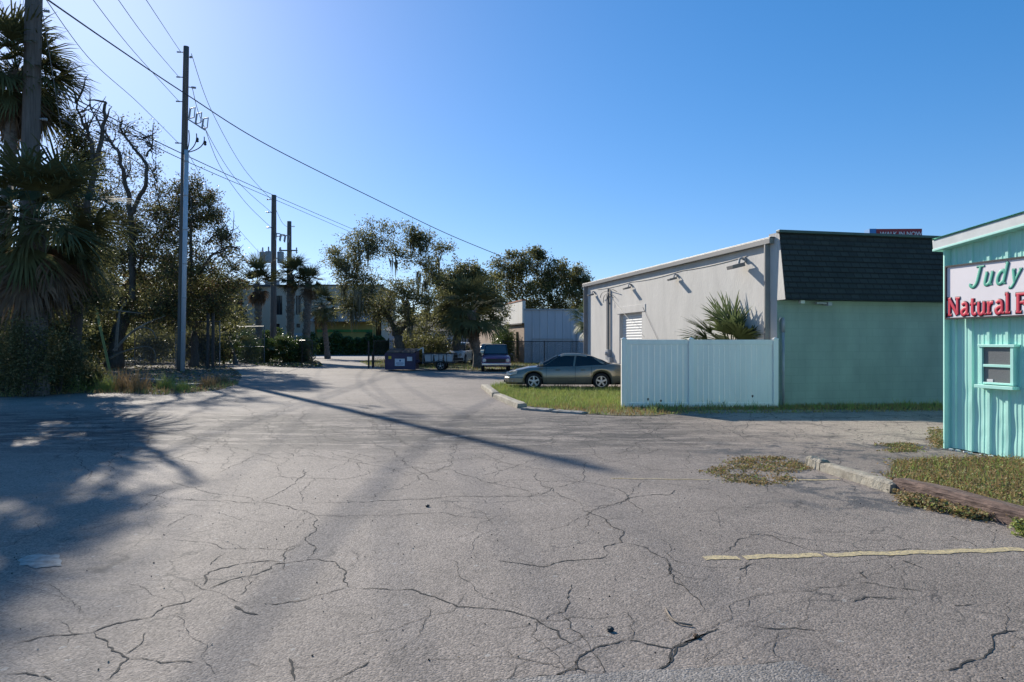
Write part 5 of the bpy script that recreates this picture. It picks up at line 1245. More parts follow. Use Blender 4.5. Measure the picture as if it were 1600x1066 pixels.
mb = MB(); mb.tube([onp(185) + Vector((.1, 0, 0)), onp(205) + Vector((1.25, -.2, 0))], .04, 6); mb.obj('cutout_arm', M['galv2'], p0)
for i in range(3):
    cc = onp(183 + i * 8) + Vector((.50 + .38 * i, -.15, .15)); mb = MB()
    mb.tube([cc + Vector((-.12, 0, .28)), cc + Vector((.16, 0, .36))], .035, 6); mb.tube([cc + Vector((-.2, 0, -.28)), cc + Vector((.1, 0, -.22))], .035, 6)
    mb.tube([cc + Vector((-.12, 0, .30)), cc + Vector((-.2, 0, -.28))], .055, 8); mb.tube([cc + Vector((.16, 0, .36)), cc + Vector((.1, 0, -.22))], .03, 6); mb.obj('fuse_cutout', M['porcelain'], p0)
for i in range(3):
    e = onp(205 + i * 5) + Vector((.30 + .45 * i, -.15, 0)); mb = MB(); mb.tube(bezier(e, e + Vector((.1, 0, -.7)), onp(240) + rz0, 8), .03, 5); mb.obj('jumper_cable', M['wire'], p0)
    if i: mb = MB(); mb.lathe([(.05, 0), (.09, .06), (.06, .12), (.09, .18), (.05, .26)], e + Vector((.05, 0, -.5)), 'Z', 8); mb.obj('surge_arrester', M['wire'], p0)
# near pole on the left edge
b1_ = G(40, 610); t1_ = P(57, -190, b1_.y)
p1, tv1 = pole('utility_pole', 'thick dark wooden pole rising out of frame between the left palms', b1_, t1_, .31, .25)
for zz in (9.5, 13.3):
    u = zz / tv1.z; insulator(p1, tv1 * u + Vector((.15, 0, 0)), (1, .4, 0), .35, .06)
# second pole, with transformers
d2 = 66.0; b2_ = Vector((P(427, 560, d2).x, d2, 0)); t2_ = P(428, 305, d2)
p2, tv2 = pole('utility_pole', 'grey wooden pole carrying transformer cans behind the road', b2_, t2_, .30, .22)
def on2(y): return Vector((P(427.5, y, d2).x - b2_.x, 0, EYE + (HY - y) / F * d2))
for y in (312, 332, 356): insulator(p2, on2(y) - Vector((.15, 0, 0)), (-1, -.1, 0), .5, .07)
mb = MB(); mb.tube([on2(370), on2(370) + Vector((1.3, -.2, .1))], .05, 6); mb.obj('cutout_arm', M['galv2'], p2)
for i in range(3):
    cc = on2(371) + Vector((.5 + .42 * i, -.2, .0 - i * .1)); mb = MB(); mb.tube([cc + Vector((-.15, 0, .35)), cc + Vector((-.25, 0, -.3))], .07, 8); mb.tube([cc + Vector((-.15, 0, .35)), cc + Vector((.2, 0, .3))], .045, 6); mb.tube([cc + Vector((.2, 0, .3)), cc + Vector((.1, 0, -.3))], .04, 6); mb.obj('fuse_cutout', M['porcelain'], p2)
for i, (dx, dy) in enumerate(((-.95, -.2), (-.25, -.65), (.75, -.3))):
    cc = on2(412) + Vector((dx, dy, 0)); mb = MB(); mb.lathe([(.26, 0), (.30, .03), (.30, .95), (.32, .98), (.28, 1.06), (.1, 1.10)], cc, 'Z', 18); tc = mb.obj('transformer', M['galv2'], p2)
    mb = MB(); mb.lathe([(.05, 0), (.09, .08), (.05, .14), (.09, .2), (.05, .26), (.08, .32), (.04, .42)], cc + Vector((0, 0, 1.08)), 'Z', 8); mb.obj('bushing', M['porcelain'], tc)
mb = MB(); mb.beam(on2(404) + Vector((-.95, -.1, 0)), on2(404) + Vector((.75, -.1, 0)), .08, .08); mb.obj('bracket', M['galv2'], p2)
d3 = 80.0; b3_ = Vector((P(452, 555, d3).x, d3, 0)); t3_ = P(452, 346, d3)
p3, tv3 = pole('utility_pole', 'darker wooden pole with crossarm behind the transformer pole', b3_, t3_, .30, .24)
def on3(y): return Vector((0, 0, EYE + (HY - y) / F * d3))
mb = MB(); mb.beam(on3(392) + Vector((-1.1, -.25, 0)), on3(392) + Vector((1.0, -.25, 0)), .12, .14); ca = mb.obj('crossarm', M['polewood'], p3)
for x in (-1.0, .9):
    mb = MB(); mb.lathe([(.05, -.3), (.10, -.2), (.06, -.1), (.10, 0), (.06, .1), (.09, .2), (.04, .36)], on3(392) + Vector((x, -.25, 0)), 'Z', 8); mb.obj('insulator', M['porcelain'], ca)
insulator(p3, on3(354) + Vector((.15, 0, 0)), (1, 0, 0), .45, .07)

def wire(label, pts, r, m='wire2', n=14, group='overhead wires'):
    """pts: (px, py, depth) control points of a hanging line"""
    c = catmull([P(*p) for p in pts], n) if len(pts) > 2 else [P(*pts[0]).lerp(P(*pts[1]), i / 20) - Vector((0, 0, 4 * .35 * (i / 20) * (1 - i / 20))) for i in range(21)]
    mb = MB(); mb.tube(c, r, 5); o = mb.obj('overhead_wire', M[m], recalc=False)
    return tag(o, label, 'wire', group)
def dp_(a, b, t): return a + (b - a) * t
wire('thick black cable sweeping from the top left past the riser pole down to the trees', [(66, -6, 22.8), (180, 73, 30), (290, 147, 37), (420, 228, 46), (600, 318, 58), (700, 366, 65), (792, 404, 70)], .032, 'wire')
wire('thin wire reaching the upper bracket of the riser pole', [(222, -10, 24), (272, 66, 38), (283, 82, 40.5)], .014)
wire('thin wire reaching the second bracket of the riser pole', [(178, -10, 24), (230, 62, 32), (280, 121, 40.5)], .014)
wire('thin wire reaching the third bracket of the riser pole', [(138, -10, 24), (205, 76, 32), (280, 159, 40.5)], .014)
wire('thin wire reaching the lowest bracket of the riser pole', [(64, -12, 22.8), (140, 92, 29), (215, 160, 35), (279, 224, 40.5)], .014)
wire('upper of two paired cables from the left palm past the transformer pole', [(90, 140, 22.8), (170, 182, 31), (284, 240, 40.3), (427, 305, 65.8), (560, 362, 95)], .026, 'wire')
wire('lower of two paired cables crossing to the transformer pole', [(90, 146, 22.8), (170, 190, 31), (284, 249, 40.3), (427, 311, 65.8), (560, 368, 95)], .022, 'wire')
wire('slack cable drooping through the bare oak branches to the palms', [(92, 183, 22.8), (160, 222, 31), (240, 272, 42), (320, 345, 54), (385, 405, 64)], .024, 'wire')
wire('wire leaving the riser pole top towards the transformer pole top', [(299, 84, 40.5), (330, 172, 46), (380, 262, 56), (424, 312, 65.8)], .018)
wire('wire leaving the riser pole below its top towards the middle bracket', [(300, 136, 40.5), (320, 200, 45), (370, 282, 56), (424, 332, 65.8)], .018)
wire('wire from the fuse arms down to the lowest transformer pole bracket', [(320, 200, 41), (345, 262, 48), (385, 318, 58), (424, 356, 65.8)], .018)
wire('thin wire sloping down from the riser pole into the palms', [(294, 240, 40.5), (330, 300, 50), (370, 355, 60), (408, 398, 70)], .014)
wire('thin vertical looking drop wire beside the thick left pole', [(64, 5, 22.8), (78, 90, 23.4), (97, 210, 24.4)], .012)
wire('short wire from transformer pole to the crossarm pole', [(430, 325, 66), (441, 348, 73), (451, 356, 79.8)], .02)

# ================================================================ FENCES AND GATES
def chainlink(name, label, A, B, h, step, net='netting', postm='fencepost', group=None, barb=0, r=.035, mid=False):
    A = Vector(A); B = Vector(B); L_ = (B - A).length; t = thing(name, label, 'fence', A, math.atan2(B.y - A.y, B.x - A.x), group)
    n = max(1, round(L_ / step))
    for i in range(n + 1):
        mb = MB(); mb.tube([(L_ * i / n, 0, 0), (L_ * i / n, 0, h + .05)], r, 8); mb.obj('post', M[postm], t)
    mb = MB(); mb.tube([(0, 0, h), (L_, 0, h)], r * .75, 6); mb.obj('top_rail', M[postm], t)
    if mid: mb = MB(); mb.tube([(0, 0, h * .45), (L_, 0, h * .45)], r * .7, 6); mb.obj('middle_rail', M[postm], t)
    mb = MB(); mb.add([(0, .03, .04), (L_, .03, .04), (L_, .03, h), (0, .03, h)], [(0, 1, 2, 3)]); mb.obj('netting', M[net], t, recalc=False)
    return t
f1 = lambda px, py: G(px, py)
chainlink('chain_link_fence', 'black chain link fence in front of the pale metal warehouse side', (P(786, 568, 51).x, 51, 0), (P(918, 568, 49).x, 49, 0), 1.72, 2.6, 'netting_black', 'black')
chainlink('chain_link_fence', 'chain link fence behind the dumpster and the trailer', (P(584, 560, 47).x, 47, 0), (P(738, 560, 50).x, 50, 0), 1.75, 3.0, 'netting_black', 'black')
chainlink('chain_link_fence', 'short chain link run between the gate palms and road opening', (P(432, 560, 58).x, 60, 0), (P(488, 572, 52).x, 52, 0), 1.8, 2.8, 'netting_black', 'black')
chainlink('gate', 'grey tube gate with wire netting left of the transformer pole', (P(370, 560, 56).x, 56, 0), (P(413, 562, 55).x, 55, 0), 2.9, 2.2, 'netting', 'fencepost', mid=True)['category'] = 'gate'
chainlink('chain_link_fence', 'tall rusty chain link fence under the oak behind the riser pole', (P(185, 560, 46).x, 48, 0), (P(333, 572, 44).x, 45, 0), 3.0, 3.1, 'netting', 'fencepost')
t = thing('bollard_post', 'pair of dark gate posts at the road opening by the hedge', 'gate post', (P(579, 568, 46).x, 46, 0))
for x in (-.12, .14):
    mb = MB(); mb.tube([(x, 0, 0), (x, 0, 1.75 if x < 0 else 1.0)], .06, 8); mb.obj('post', M['black'], t)
t = thing('small_gate', 'small folded steel gate frame just left of the dumpster', 'gate', (P(604, 575, 43).x, 43.5, 0))
mb = MB(); mb.tube([(0, 0, .1), (0, 0, .75), (.35, 0, .75), (.35, 0, .1)], .03, 6); mb.obj('tube_frame', M['black'], t)
t = thing('gate_post', 'tall dark square gate post pair left of the drive', 'gate post', (P(330, 572, 44.5).x, 44.5, 0))
for x in (-.2, .12):
    mb = MB(); mb.box((x, 0, 1.75), (.14, .14, 3.5)); mb.obj('post', M['black'], t)
# guy wire guard and dead branches on the verge
A = P(150, 482, 33); B = P(172, 575, 31.5)
gg = MB(); gg.tube([A, B + Vector((0, 0, -.2))], .06, 8); tag(gg.obj('guy_guard', M['guy'], recalc=False), 'yellow green plastic guard on a slanting guy wire under the oak', 'guy guard')
def branch(label, pts, r, cat='branch'):
    c = catmull([P(*p) for p in pts], 6); mb = MB(); mb.tube(c, [r * (1 - .75 * i / (len(c) - 1)) for i in range(len(c))], 6); tag(mb.obj('fallen_branch', M['deadwood'], recalc=False), label, cat, 'dead branches on the verge')
branch('bare leaning branch forking beside the slanting guy guard', [(181, 548, 30), (184, 510, 30.2), (188, 485, 30.4), (200, 468, 30.6)], .07)
branch('long bare branch arching up towards the oak crown', [(178, 548, 29.5), (205, 520, 30), (232, 504, 31), (258, 494, 31)], .06)
branch('thin bare branch curving over to the ground', [(205, 520, 30), (222, 512, 29.8), (238, 517, 29.5), (244, 530, 29.3)], .045)
branch('low dead branch lying across the litter and bending down', [(172, 560, 28.5), (195, 549, 28.6), (225, 542, 28.8), (240, 547, 28.8), (244, 566, 28.6)], .045)
branch('bleached horizontal bough from the guy guard to the right', [(152, 482, 30), (185, 486, 30), (222, 490, 31)], .05)

# ================================================================ TREES, PALMS, SHRUBS
OK_ = [M['leaf_oak'], M['leaf_oak2']]; RU = [M['leaf_oak'], M['leaf_red']]
# big oak on the left with bare upper limbs
B_ = G(215, 586)
tree('oak_tree', 'large spreading oak with bare twisted upper limbs left of the riser pole', (P(176, 560, 45).x, 45, 0), [
    (185, 205, 40, 16, 9), (225, 215, 28, 10, 10), (150, 245, 38, 14, 12), (240, 250, 25, 8, 10), (120, 300, 45, 16, 40), (200, 330, 50, 22, 45), (265, 340, 42, 20, 60), (300, 290, 30, 12, 45), (315, 345, 35, 18, 60), (335, 330, 22, 8, 40), (345, 370, 28, 12, 50), (160, 340, 45, 18, 45), (190, 390, 50, 20, 60), (245, 300, 34, 14, 30), (282, 318, 34, 16, 50), (252, 372, 48, 20, 60), (320, 312, 22, 10, 40), (372, 415, 18, 6, 24), (205, 260, 32, 12, 16), (170, 300, 36, 14, 36),
    (150, 380, 55, 26, 90), (230, 400, 60, 30, 95), (300, 420, 48, 24, 90), (345, 400, 30, 12, 35), (355, 440, 32, 14, 45), (100, 430, 60, 26, 90), (190, 460, 60, 28, 90), (270, 470, 55, 26, 85), (335, 470, 34, 14, 60), (60, 330, 50, 14, 50), (40, 420, 60, 16, 90)],
    45, [M['leaf_oak'], M['leaf_oak2'], M['leaf_red']], tr=.5, fork=.38, leaf=.15, seed=21, leafw=(.6, .4), dens=1.7, extra=(
    ([(208, 470, 44), (205, 400, 44), (204, 330, 44), (196, 285, 43.5), (185, 240, 43), (172, 222, 43), (150, 205, 43)], .20),
    ([(204, 340, 44), (216, 310, 44), (228, 285, 44), (228, 258, 44.2), (214, 238, 44.4), (202, 222, 44.6), (190, 205, 44.8), (192, 188, 45)], .15),
    ([(172, 222, 43), (160, 200, 43), (148, 182, 43), (142, 170, 43)], .08), ([(228, 245, 44), (236, 228, 44), (222, 215, 44)], .07),
    ([(300, 430, 44), (298, 380, 44), (300, 330, 44), (294, 300, 44)], .12), ([(310, 430, 44), (330, 400, 44), (345, 395, 44), (358, 385, 44), (372, 388, 44)], .09),
    ([(322, 380, 44), (338, 368, 44), (352, 375, 44), (362, 360, 44)], .07), ([(120, 420, 44), (118, 350, 44), (105, 300, 44), (95, 260, 44)], .13)))
tree('oak_tree', 'smaller dark oak rising between the low palm and the yellow green guy guard', (P(118, 600, 26.5).x, 26.5, 0), [
    (120, 440, 40, 18, 90), (95, 400, 36, 14, 80), (125, 350, 34, 16, 80), (110, 300, 30, 16, 80), (130, 255, 26, 18, 70), (112, 222, 24, 16, 60), (108, 190, 18, 10, 40), (150, 470, 36, 14, 80), (90, 470, 40, 14, 80), (148, 400, 26, 10, 70), (145, 215, 20, 8, 14), (30, 430, 40, 12, 80)],
    26.5, OK_, tr=.26, fork=.5, leaf=.105, seed=33, dens=1.3, extra=(([(122, 470, 26.5), (132, 400, 26.3), (136, 330, 26), (150, 260, 26), (158, 205, 26), (166, 160, 26.2)], .17), ([(150, 262, 26), (140, 215, 26), (128, 190, 26), (120, 160, 26)], .09)))
tree('oak_tree', 'far dark oak trunk behind the low palm skirt', (P(75, 560, 48).x, 48, 0), [
    (110, 430, 60, 20, 110), (60, 460, 55, 18, 110), (150, 470, 50, 18, 110), (20, 440, 50, 14, 100), (210, 480, 50, 18, 110)], 48, OK_, tr=.35, fork=.5, leaf=.19, seed=34)
tree('oak_tree', 'slim dark oak just right of the riser pole', (P(302, 560, 48).x, 48, 0), [
    (300, 450, 40, 18, 110), (335, 460, 35, 14, 110), (270, 480, 40, 18, 110), (350, 490, 30, 12, 90), (320, 495, 30, 10, 90)], 48, OK_, tr=.28, fork=.55, leaf=.19, seed=35)
TG = 'dark background trees beyond the left yard'
for i, (px, d, lab) in enumerate(((30, 78, 'dense dark background tree at the far left edge'), (120, 84, 'dense dark background tree behind the oak trunks'), (210, 80, 'dense dark background tree above the dark parked car'), (290, 88, 'dense dark background tree behind the riser pole'), (-60, 70, 'dense dark background tree cut by the left picture edge'))):
    tree('background_tree', lab, (P(px, 550, d).x, d, 0), [(px + a, y, 46, 12, 170) for a, y in ((-40, 470), (0, 440), (40, 468), (-25, 505), (25, 508), (50, 520), (-55, 520))], d, OK_, tr=.3, fork=.4, leaf=.38, seed=50 + i, group=TG)
# mossy oak right of centre
tree('oak_tree', 'tall open crowned oak with hanging moss behind the dumpster', (P(626, 570, 47).x, 47, 0), [
    (590, 372, 30, 14, 75), (560, 385, 30, 14, 75), (530, 405, 24, 12, 70), (548, 430, 34, 16, 75), (580, 440, 34, 14, 60), (640, 368, 22, 10, 70), (662, 375, 22, 9, 60), (690, 392, 18, 8, 45), (655, 410, 28, 12, 50), (620, 400, 25, 9, 45), (680, 425, 22, 9, 45),
    (560, 470, 34, 16, 75), (600, 480, 34, 16, 80), (640, 455, 30, 14, 70), (670, 470, 28, 14, 70), (640, 500, 30, 12, 75), (540, 480, 22, 8, 60)],
    47, [M['leaf_oak2'], M['leaf_oak']], tr=.36, fork=.34, leaf=.14, dens=1.5, seed=61, moss=1, leafw=(.55, .45), limbr=.6)
tree('oak_tree', 'dense mid green tree behind the dark palm', (P(712, 565, 54).x, 54, 0), [
    (722, 436, 34, 20, 150), (696, 455, 34, 20, 130), (750, 455, 34, 20, 140), (770, 480, 26, 14, 120), (720, 490, 36, 18, 120), (690, 500, 30, 14, 100), (655, 520, 30, 12, 80), (745, 425, 18, 7, 90)], 54, [M['leaf_oak2'], M['leaf_oak']], tr=.42, fork=.5, leaf=.2, seed=66, leafw=(.35, .65))
tree('oak_tree', 'broad live oak behind the brick and white warehouse', (P(845, 560, 80).x, 80, 0), [
    (795, 420, 26, 14, 120), (830, 412, 26, 14, 120), (860, 425, 28, 15, 130), (890, 432, 25, 13, 120), (780, 450, 26, 13, 110), (815, 450, 30, 15, 110), (850, 458, 32, 15, 120), (890, 460, 28, 14, 110), (912, 440, 16, 7, 90), (800, 400, 13, 5, 70), (846, 399, 12, 5, 80), (825, 478, 26, 12, 110), (870, 478, 26, 12, 110), (905, 475, 20, 8, 100)], 80, OK_, tr=.5, fork=.45, leaf=.26, seed=71, leafw=(.6, .4))
# palms
palm('palm_tree', 'low dark sabal palm with drooping brown skirt around the left pole', G(56, 618), P(58, 345, 22.6), 3.05, nf=54, dead=32, seed=3, trunk_r=.30, sdroop=.7, skirt=1.15, elmin=-45)
palm('palm_tree', 'tall palm whose crown shows at the top left corner', G(-40, 614) + Vector((0, .8, 0)), P(26, 112, 25.5), 2.6, nf=72, dead=24, seed=4, trunk_r=.2, sdroop=.6)
palm('palm_tree', 'dark palm standing right of the trailer beside the purple truck', (P(746, 577, 44).x, 44.6, 0), P(736, 486, 44.6), 2.8, nf=52, dead=16, seed=6, trunk_r=.26, sdroop=.6, skirt=.65)
palm('palm_tree', 'left palm of the gate group with brown hanging fronds', (P(405, 562, 60).x, 60, 0), P(402, 443, 60), 2.5, nf=34, dead=24, skirt=.8, seed=8, trunk_r=.26, sdroop=.3, elmin=-15, pd=.12)
palm('palm_tree', 'middle palm of the gate group with rough booted trunk', (P(452, 566, 59).x, 59, 0), P(455, 430, 59), 1.9, nf=44, dead=8, seed=9, trunk_r=.30, sdroop=.35, pd=.12, skirt=.8)
palm('palm_tree', 'right palm of the gate group leaning slightly by the road opening', (P(477, 569, 58).x, 58, 0), P(482, 440, 58), 1.8, nf=40, dead=9, seed=10, trunk_r=.29, sdroop=.35, pd=.12)
palm('palm_tree', 'shorter leafy palm in front of the beige wall', (P(512, 556, 70).x, 70, 0), P(503, 478, 70), 2.4, nf=38, dead=6, seed=12, trunk_r=.26, sdroop=.7)
palm('palm_tree', 'palm crown peeking out beside the far corner of the grey wall', (P(925, 565, 45).x, 45, 0), P(922, 500, 45), 1.8, nf=30, dead=4, seed=14, trunk_r=.24, m='palm2')
palm('palmetto', 'bright green palmetto spreading above the vinyl fence against the grey wall', (P(1146, 600, 20).x, 20.0, 0), P(1143, 550, 20), 1.6, nf=46, dead=6, seed=15, trunk_r=.16, m='palm2', sdroop=.15, cat='palmetto', elmin=5)
palm('palmetto', 'dark palmetto understory plant left of the gate', (P(360, 570, 52).x, 53, 0), P(358, 530, 53), 1.8, nf=22, dead=4, seed=17, trunk_r=.15, sdroop=.3, cat='palmetto', boots=False, elmin=0)
palm('palmetto', 'low fan palmetto beside the transformer pole foot', (P(438, 570, 56).x, 57, 0), P(440, 548, 57), 1.4, nf=20, dead=0, seed=18, trunk_r=.12, m='palm2', sdroop=.2, cat='palmetto', boots=False, elmin=5)
# hedges and shrubs
HL = [M['hedge_leaf'], M['leaf_green']]
def hedge(name, label, px0, px1, d, h, dep, n, leaf, seed, cat='hedge'):
    x0 = P(px0, 550, d).x; x1 = P(px1, 550, d).x; t = thing(name, label, cat, ((x0 + x1) / 2, d, 0)); rs = np.random.RandomState(seed)
    pts = np.c_[(rs.rand(n) - .5) * (x1 - x0), (rs.rand(n) - .5) * dep, rs.rand(n) ** .7 * h]
    pts[:, 2] *= 1 + .16 * np.sin(pts[:, 0] * 1.7 + seed) + .10 * np.sin(pts[:, 0] * 4.1)
    np_obj('foliage', leaf_quads(pts, leaf, seed), 4, HL, t, (rs.rand(n) > .6).astype(int))
    mb = MB(); 
    for k in range(int((x1 - x0) / .5)): x = (k + .5) * .5 - (x1 - x0) / 2; mb.tube([(x, 0, 0), (x + .1, .05, h * .8)], [.03, .01], 4)
    mb.obj('stems', M['bark'], t, recalc=False)
    return t
hedge('hedge', 'leafy hedge across the street left part before the beige building', 486, 556, 89, 2.5, 1.6, 9000, .26, 1)
hedge('hedge', 'leafy hedge across the street right part up to the dumpster', 556, 700, 90, 2.4, 1.6, 15000, .26, 2)
hedge('hedge', 'clipped dark hedge beyond the left gate', 330, 440, 72, 2.6, 1.5, 9000, .24, 3)
shrub('topiary_shrub', 'clipped rounded green shrub against the brick wall, front one', (P(790, 560, 57).x, 57.5, 0), (.8, .8, 1.4), 5000, HL, .13, 81)
shrub('topiary_shrub', 'clipped rounded green shrub against the brick wall, rear one', (P(782, 560, 61).x, 61, 0), (.9, .9, 1.5), 5000, HL, .14, 82)
SG = 'shrubs at the gate palms'
for i, (px, d, r, h, lab) in enumerate(((452, 57, 1.3, 1.1, 'rounded glossy shrub at the foot of the middle gate palm'), (474, 56, 1.1, 1.0, 'rounded glossy shrub at the foot of the right gate palm'), (418, 58, 1.0, 1.0, 'loose shrub left of the transformer pole foot'), (385, 57, 1.2, 1.3, 'dark shrub behind the grey tube gate'), (350, 54, 1.2, 1.2, 'loose shrub between the dark gate posts and the gate'))):
    shrub('shrub', lab, (P(px, 560, d).x, d, 0), (r, r * .8, h), 3800, HL, .15, 90 + i, SG)
SG2 = 'weedy shrubs along the verge edge'
for i, (px, d, r, h, lab) in enumerate(((8, 22.6, 1.1, 1.35, 'weedy dark shrub at the left picture edge'), (48, 21.7, 1.1, 1.25, 'weedy dark shrub hiding the foot of the thick pole'), (92, 22.9, 1.0, 1.05, 'weedy dark shrub right of the thick pole foot'), (122, 24.4, .8, .48, 'low weedy shrub at the verge edge, right of the palm skirt'), (-40, 23.6, 1.2, 1.0, 'weedy dark shrub just outside the left edge'))):
    shrub('shrub', lab, (P(px, 600, d).x, d, 0), (r, r * .8, h), 6500, [M['leaf_oak'], M['weed']], .085, 110 + i, SG2)
for i, (px, d, r, h, lab) in enumerate(((70, 27, 1.6, 1.5, 'tall dark understory shrub behind the low palm'), (15, 27, 1.6, 1.8, 'tall dark understory shrub left of the low palm'), (150, 52, 2.6, 1.5, 'broad understory shrub below the second oak'), (240, 56, 3.0, 1.5, 'broad understory shrub behind the fallen branches'), (320, 50, 1.6, 1.4, 'understory shrub beside the tall chain link fence'), (30, 40, 3.0, 2.2, 'dense understory thicket far left behind the palm skirt'), (105, 44, 2.6, 2.0, 'dense understory thicket behind the guy guard'), (185, 62, 3.4, 2.2, 'dense understory thicket beyond the left fence'), (290, 66, 3.4, 2.2, 'dense understory thicket behind the riser pole foot'), (355, 64, 2.6, 2.2, 'dense understory thicket left of the gate'))):
    shrub('understory_shrub', lab, (P(px, 600, d).x, d, 0), (r, r * .8, h), 7000, OK_, .2, 130 + i, 'understory shrubs on the verge', stems=14)
for i, (px, d, r, h, lab) in enumerate(((665, 48, 1.4, 1.2, 'scrubby bush behind the trailer'), (684, 52, 1.0, 1.2, 'scrubby bush between trailer and white car'), (640, 50, 1.2, 1.0, 'scrubby bush behind the dumpster'))):
    shrub('shrub', lab, (P(px, 600, d).x, d, 0), (r, r * .8, h), 3800, OK_, .16, 150 + i, 'scrub behind the trailer')
# distant treeline closing the horizon
DT = 'distant treeline trees'
for i in range(12):
    px = 330 + i * 62; d = 165
    lab = ['distant tree left of the beige building', 'distant tree behind the left end of the beige building', 'distant tree behind the gate palms', 'distant tree behind the beige building middle', 'distant tree behind the beige balcony', 'distant tree behind the mossy oak', 'distant tree seen between oak and dark palm', 'distant tree behind the low grey house', 'distant tree behind the brick warehouse', 'distant tree behind the pale metal siding', 'distant tree behind the grey wall far end', 'distant tree hidden behind the grey building'][i]
    tree('distant_tree', lab, (P(px, 545, d).x, d, 0), [(px + a, y, 26, 6, 160) for a, y in ((-25, 508), (0, 494), (25, 506), (0, 520), (-30, 525), (30, 525))], d, OK_, tr=.4, fork=.4, leaf=.7, seed=200 + i, group=DT)

# ---------------------------------------------------------------- grass, weeds, litter
def grass_obj(name, v, m, label=None):
    o = np_obj(name, v, 3, m); tag(o, label, None, None, 'stuff'); 
    if label: o['category'] = 'grass'
    return o
pp = scatter(ipoly, 34000, 1)
# thin out towards the front edge of the island: drier and patchy there
keep = nr.rand(len(pp)) < np.clip((pp[:, 1] - 16.3) / 2.2, .35, 1)
pp = pp[keep]
gm1 = grass_tris(pp, .10, .022, .9, 2, .0)
mi = (nr.rand(len(pp)) < np.clip(1.15 - (pp[:, 1] - 16.2) / 2.4, .06, .8)).astype(int)
o = np_obj('lawn_grass', gm1, 3, [M['grass'], M['drygrass']], None, mi); tag(o, 'short green grass on the kerbed lawn island', 'grass', None, 'stuff')
tuft = []
for k in range(110):
    c_ = pp[nr.randint(len(pp))]; q = c_ + nr.normal(size=(26, 2)) * .10; tuft.append(grass_tris(q, .19, .02, .9, 300 + k, .0))
o = np_obj('grass_tufts', np.concatenate(tuft), 3, M['grass']); tag(o, 'taller grass tufts scattered over the lawn island', 'grass', None, 'stuff')
# fringe at the foot of the green wall
q = scatter([tuple(G(1015, 650)[:2]), tuple(G(1475, 645)[:2]), (11.6, 18.75), (6.0, 18.2)], 3200, 4)
o = np_obj('wall_foot_grass', grass_tris(q, .045, .02, .9, 5, .03), 3, [M['grass'], M['drygrass']], None, (nr.rand(len(q)) < .5).astype(int)); tag(o, 'sparse grass along the foot of the green wall', 'grass', None, 'stuff')
# weeds and ground cover on the right
def cover(name, label, poly, n, leaf, seed, h=.05, z=.0, clump=.12, mats=None, gl=None):
    rs = np.random.RandomState(seed); k = max(10, n // 45); c_ = scatter(poly, k, seed); q = c_[rs.randint(0, k, n)] + rs.normal(size=(n, 2)) * clump
    q3 = np.c_[q, z + rs.rand(n) ** 1.5 * h]; v = leaf_quads(q3, leaf, seed, .7, .6); mats = mats or [M['weed'], M['drygrass'], M['grass']]
    o = np_obj(name, v, 4, mats, None, rs.choice(len(mats), n, p=gl or ([.5, .3, .2] if len(mats) == 3 else None))); return tag(o, label, 'weeds', None, 'stuff')
g2 = lambda l: [tuple(G(*p)[:2]) for p in l]
cover('ground_weeds', 'flat olive weed mat growing on the asphalt before the wheel stop', g2([(1100, 742), (1150, 716), (1225, 714), (1262, 730), (1268, 738), (1200, 738), (1250, 752), (1225, 758), (1150, 756)]), 5200, .026, 1, .025, 0, .07, gl=[.4, .5, .1])
cover('ground_weeds', 'weed cover filling the grass corner behind the timber', g2([(1378, 750), (1400, 726), (1470, 722), (1540, 720), (1660, 724), (1900, 745), (1900, 840), (1660, 818), (1560, 790), (1440, 762)]), 26000, .030, 2, .05, .03, .09, gl=[.42, .42, .16])
cover('ground_weeds', 'leafy creeping weeds in front of the dark timber', g2([(1400, 768), (1430, 764), (1480, 782), (1560, 812), (1540, 816), (1470, 800), (1420, 790)]), 6500, .034, 3, .08, 0, .05, gl=[.45, .45, .1])
cover('ground_weeds', 'small weed tuft below the end of the timber', g2([(1590, 826), (1640, 826), (1640, 850), (1595, 842)]), 1500, .035, 4, .10, 0, .03, gl=[.2, .1, .7])
cover('ground_weeds', 'scattered dry weed patch on the sandy ground', g2([(1372, 695), (1420, 694), (1438, 704), (1400, 708)]), 1500, .03, 5, .03, 0, .07)
cover('ground_weeds', 'small weed clump at the shop corner foot', g2([(1452, 686), (1478, 690), (1480, 706), (1462, 702)]), 1300, .035, 6, .22, 0, .04, gl=[.6, .3, .1])
q = scatter(tri, 5200, 8); o = np_obj('corner_grass', grass_tris(q, .09, .012, 1.0, 9, .03), 3, [M['grass'], M['drygrass']], None, (nr.rand(len(q)) < .55).astype(int)); tag(o, 'grass blades in the corner behind the timber', 'grass', None, 'stuff')
# verge litter, grass and weeds
q = scatter(vpoly, 26000, 11); q = q[(q[:, 1] < 60)]
v = leaf_quads(np.c_[q, .02 + nr.rand(len(q)) * .03], .13, 12, .6, .85)
o = np_obj('leaf_litter', v, 4, [M['leaf_litter'], M['leaf_oak2']], None, (nr.rand(len(q)) < .35).astype(int)); tag(o, 'brown fallen leaves covering the verge', 'leaf litter', None, 'stuff')
vedge = [tuple(G(*p)[:2]) for p in [(372, 602), (340, 611), (255, 618), (180, 615), (120, 616), (0, 622), (-60, 620), (-60, 600), (120, 601), (255, 602), (340, 599), (370, 596)]]
q = scatter(vedge, 5000, 13); o = np_obj('verge_grass', grass_tris(q, .10, .03, 1.0, 14, .01, .8), 3, [M['grass'], M['drygrass']], None, (nr.rand(len(q)) < .62).astype(int)); tag(o, 'ragged grass along the verge edge', 'grass', None, 'stuff')
TGc = 'dry grass tufts on the verge edge'
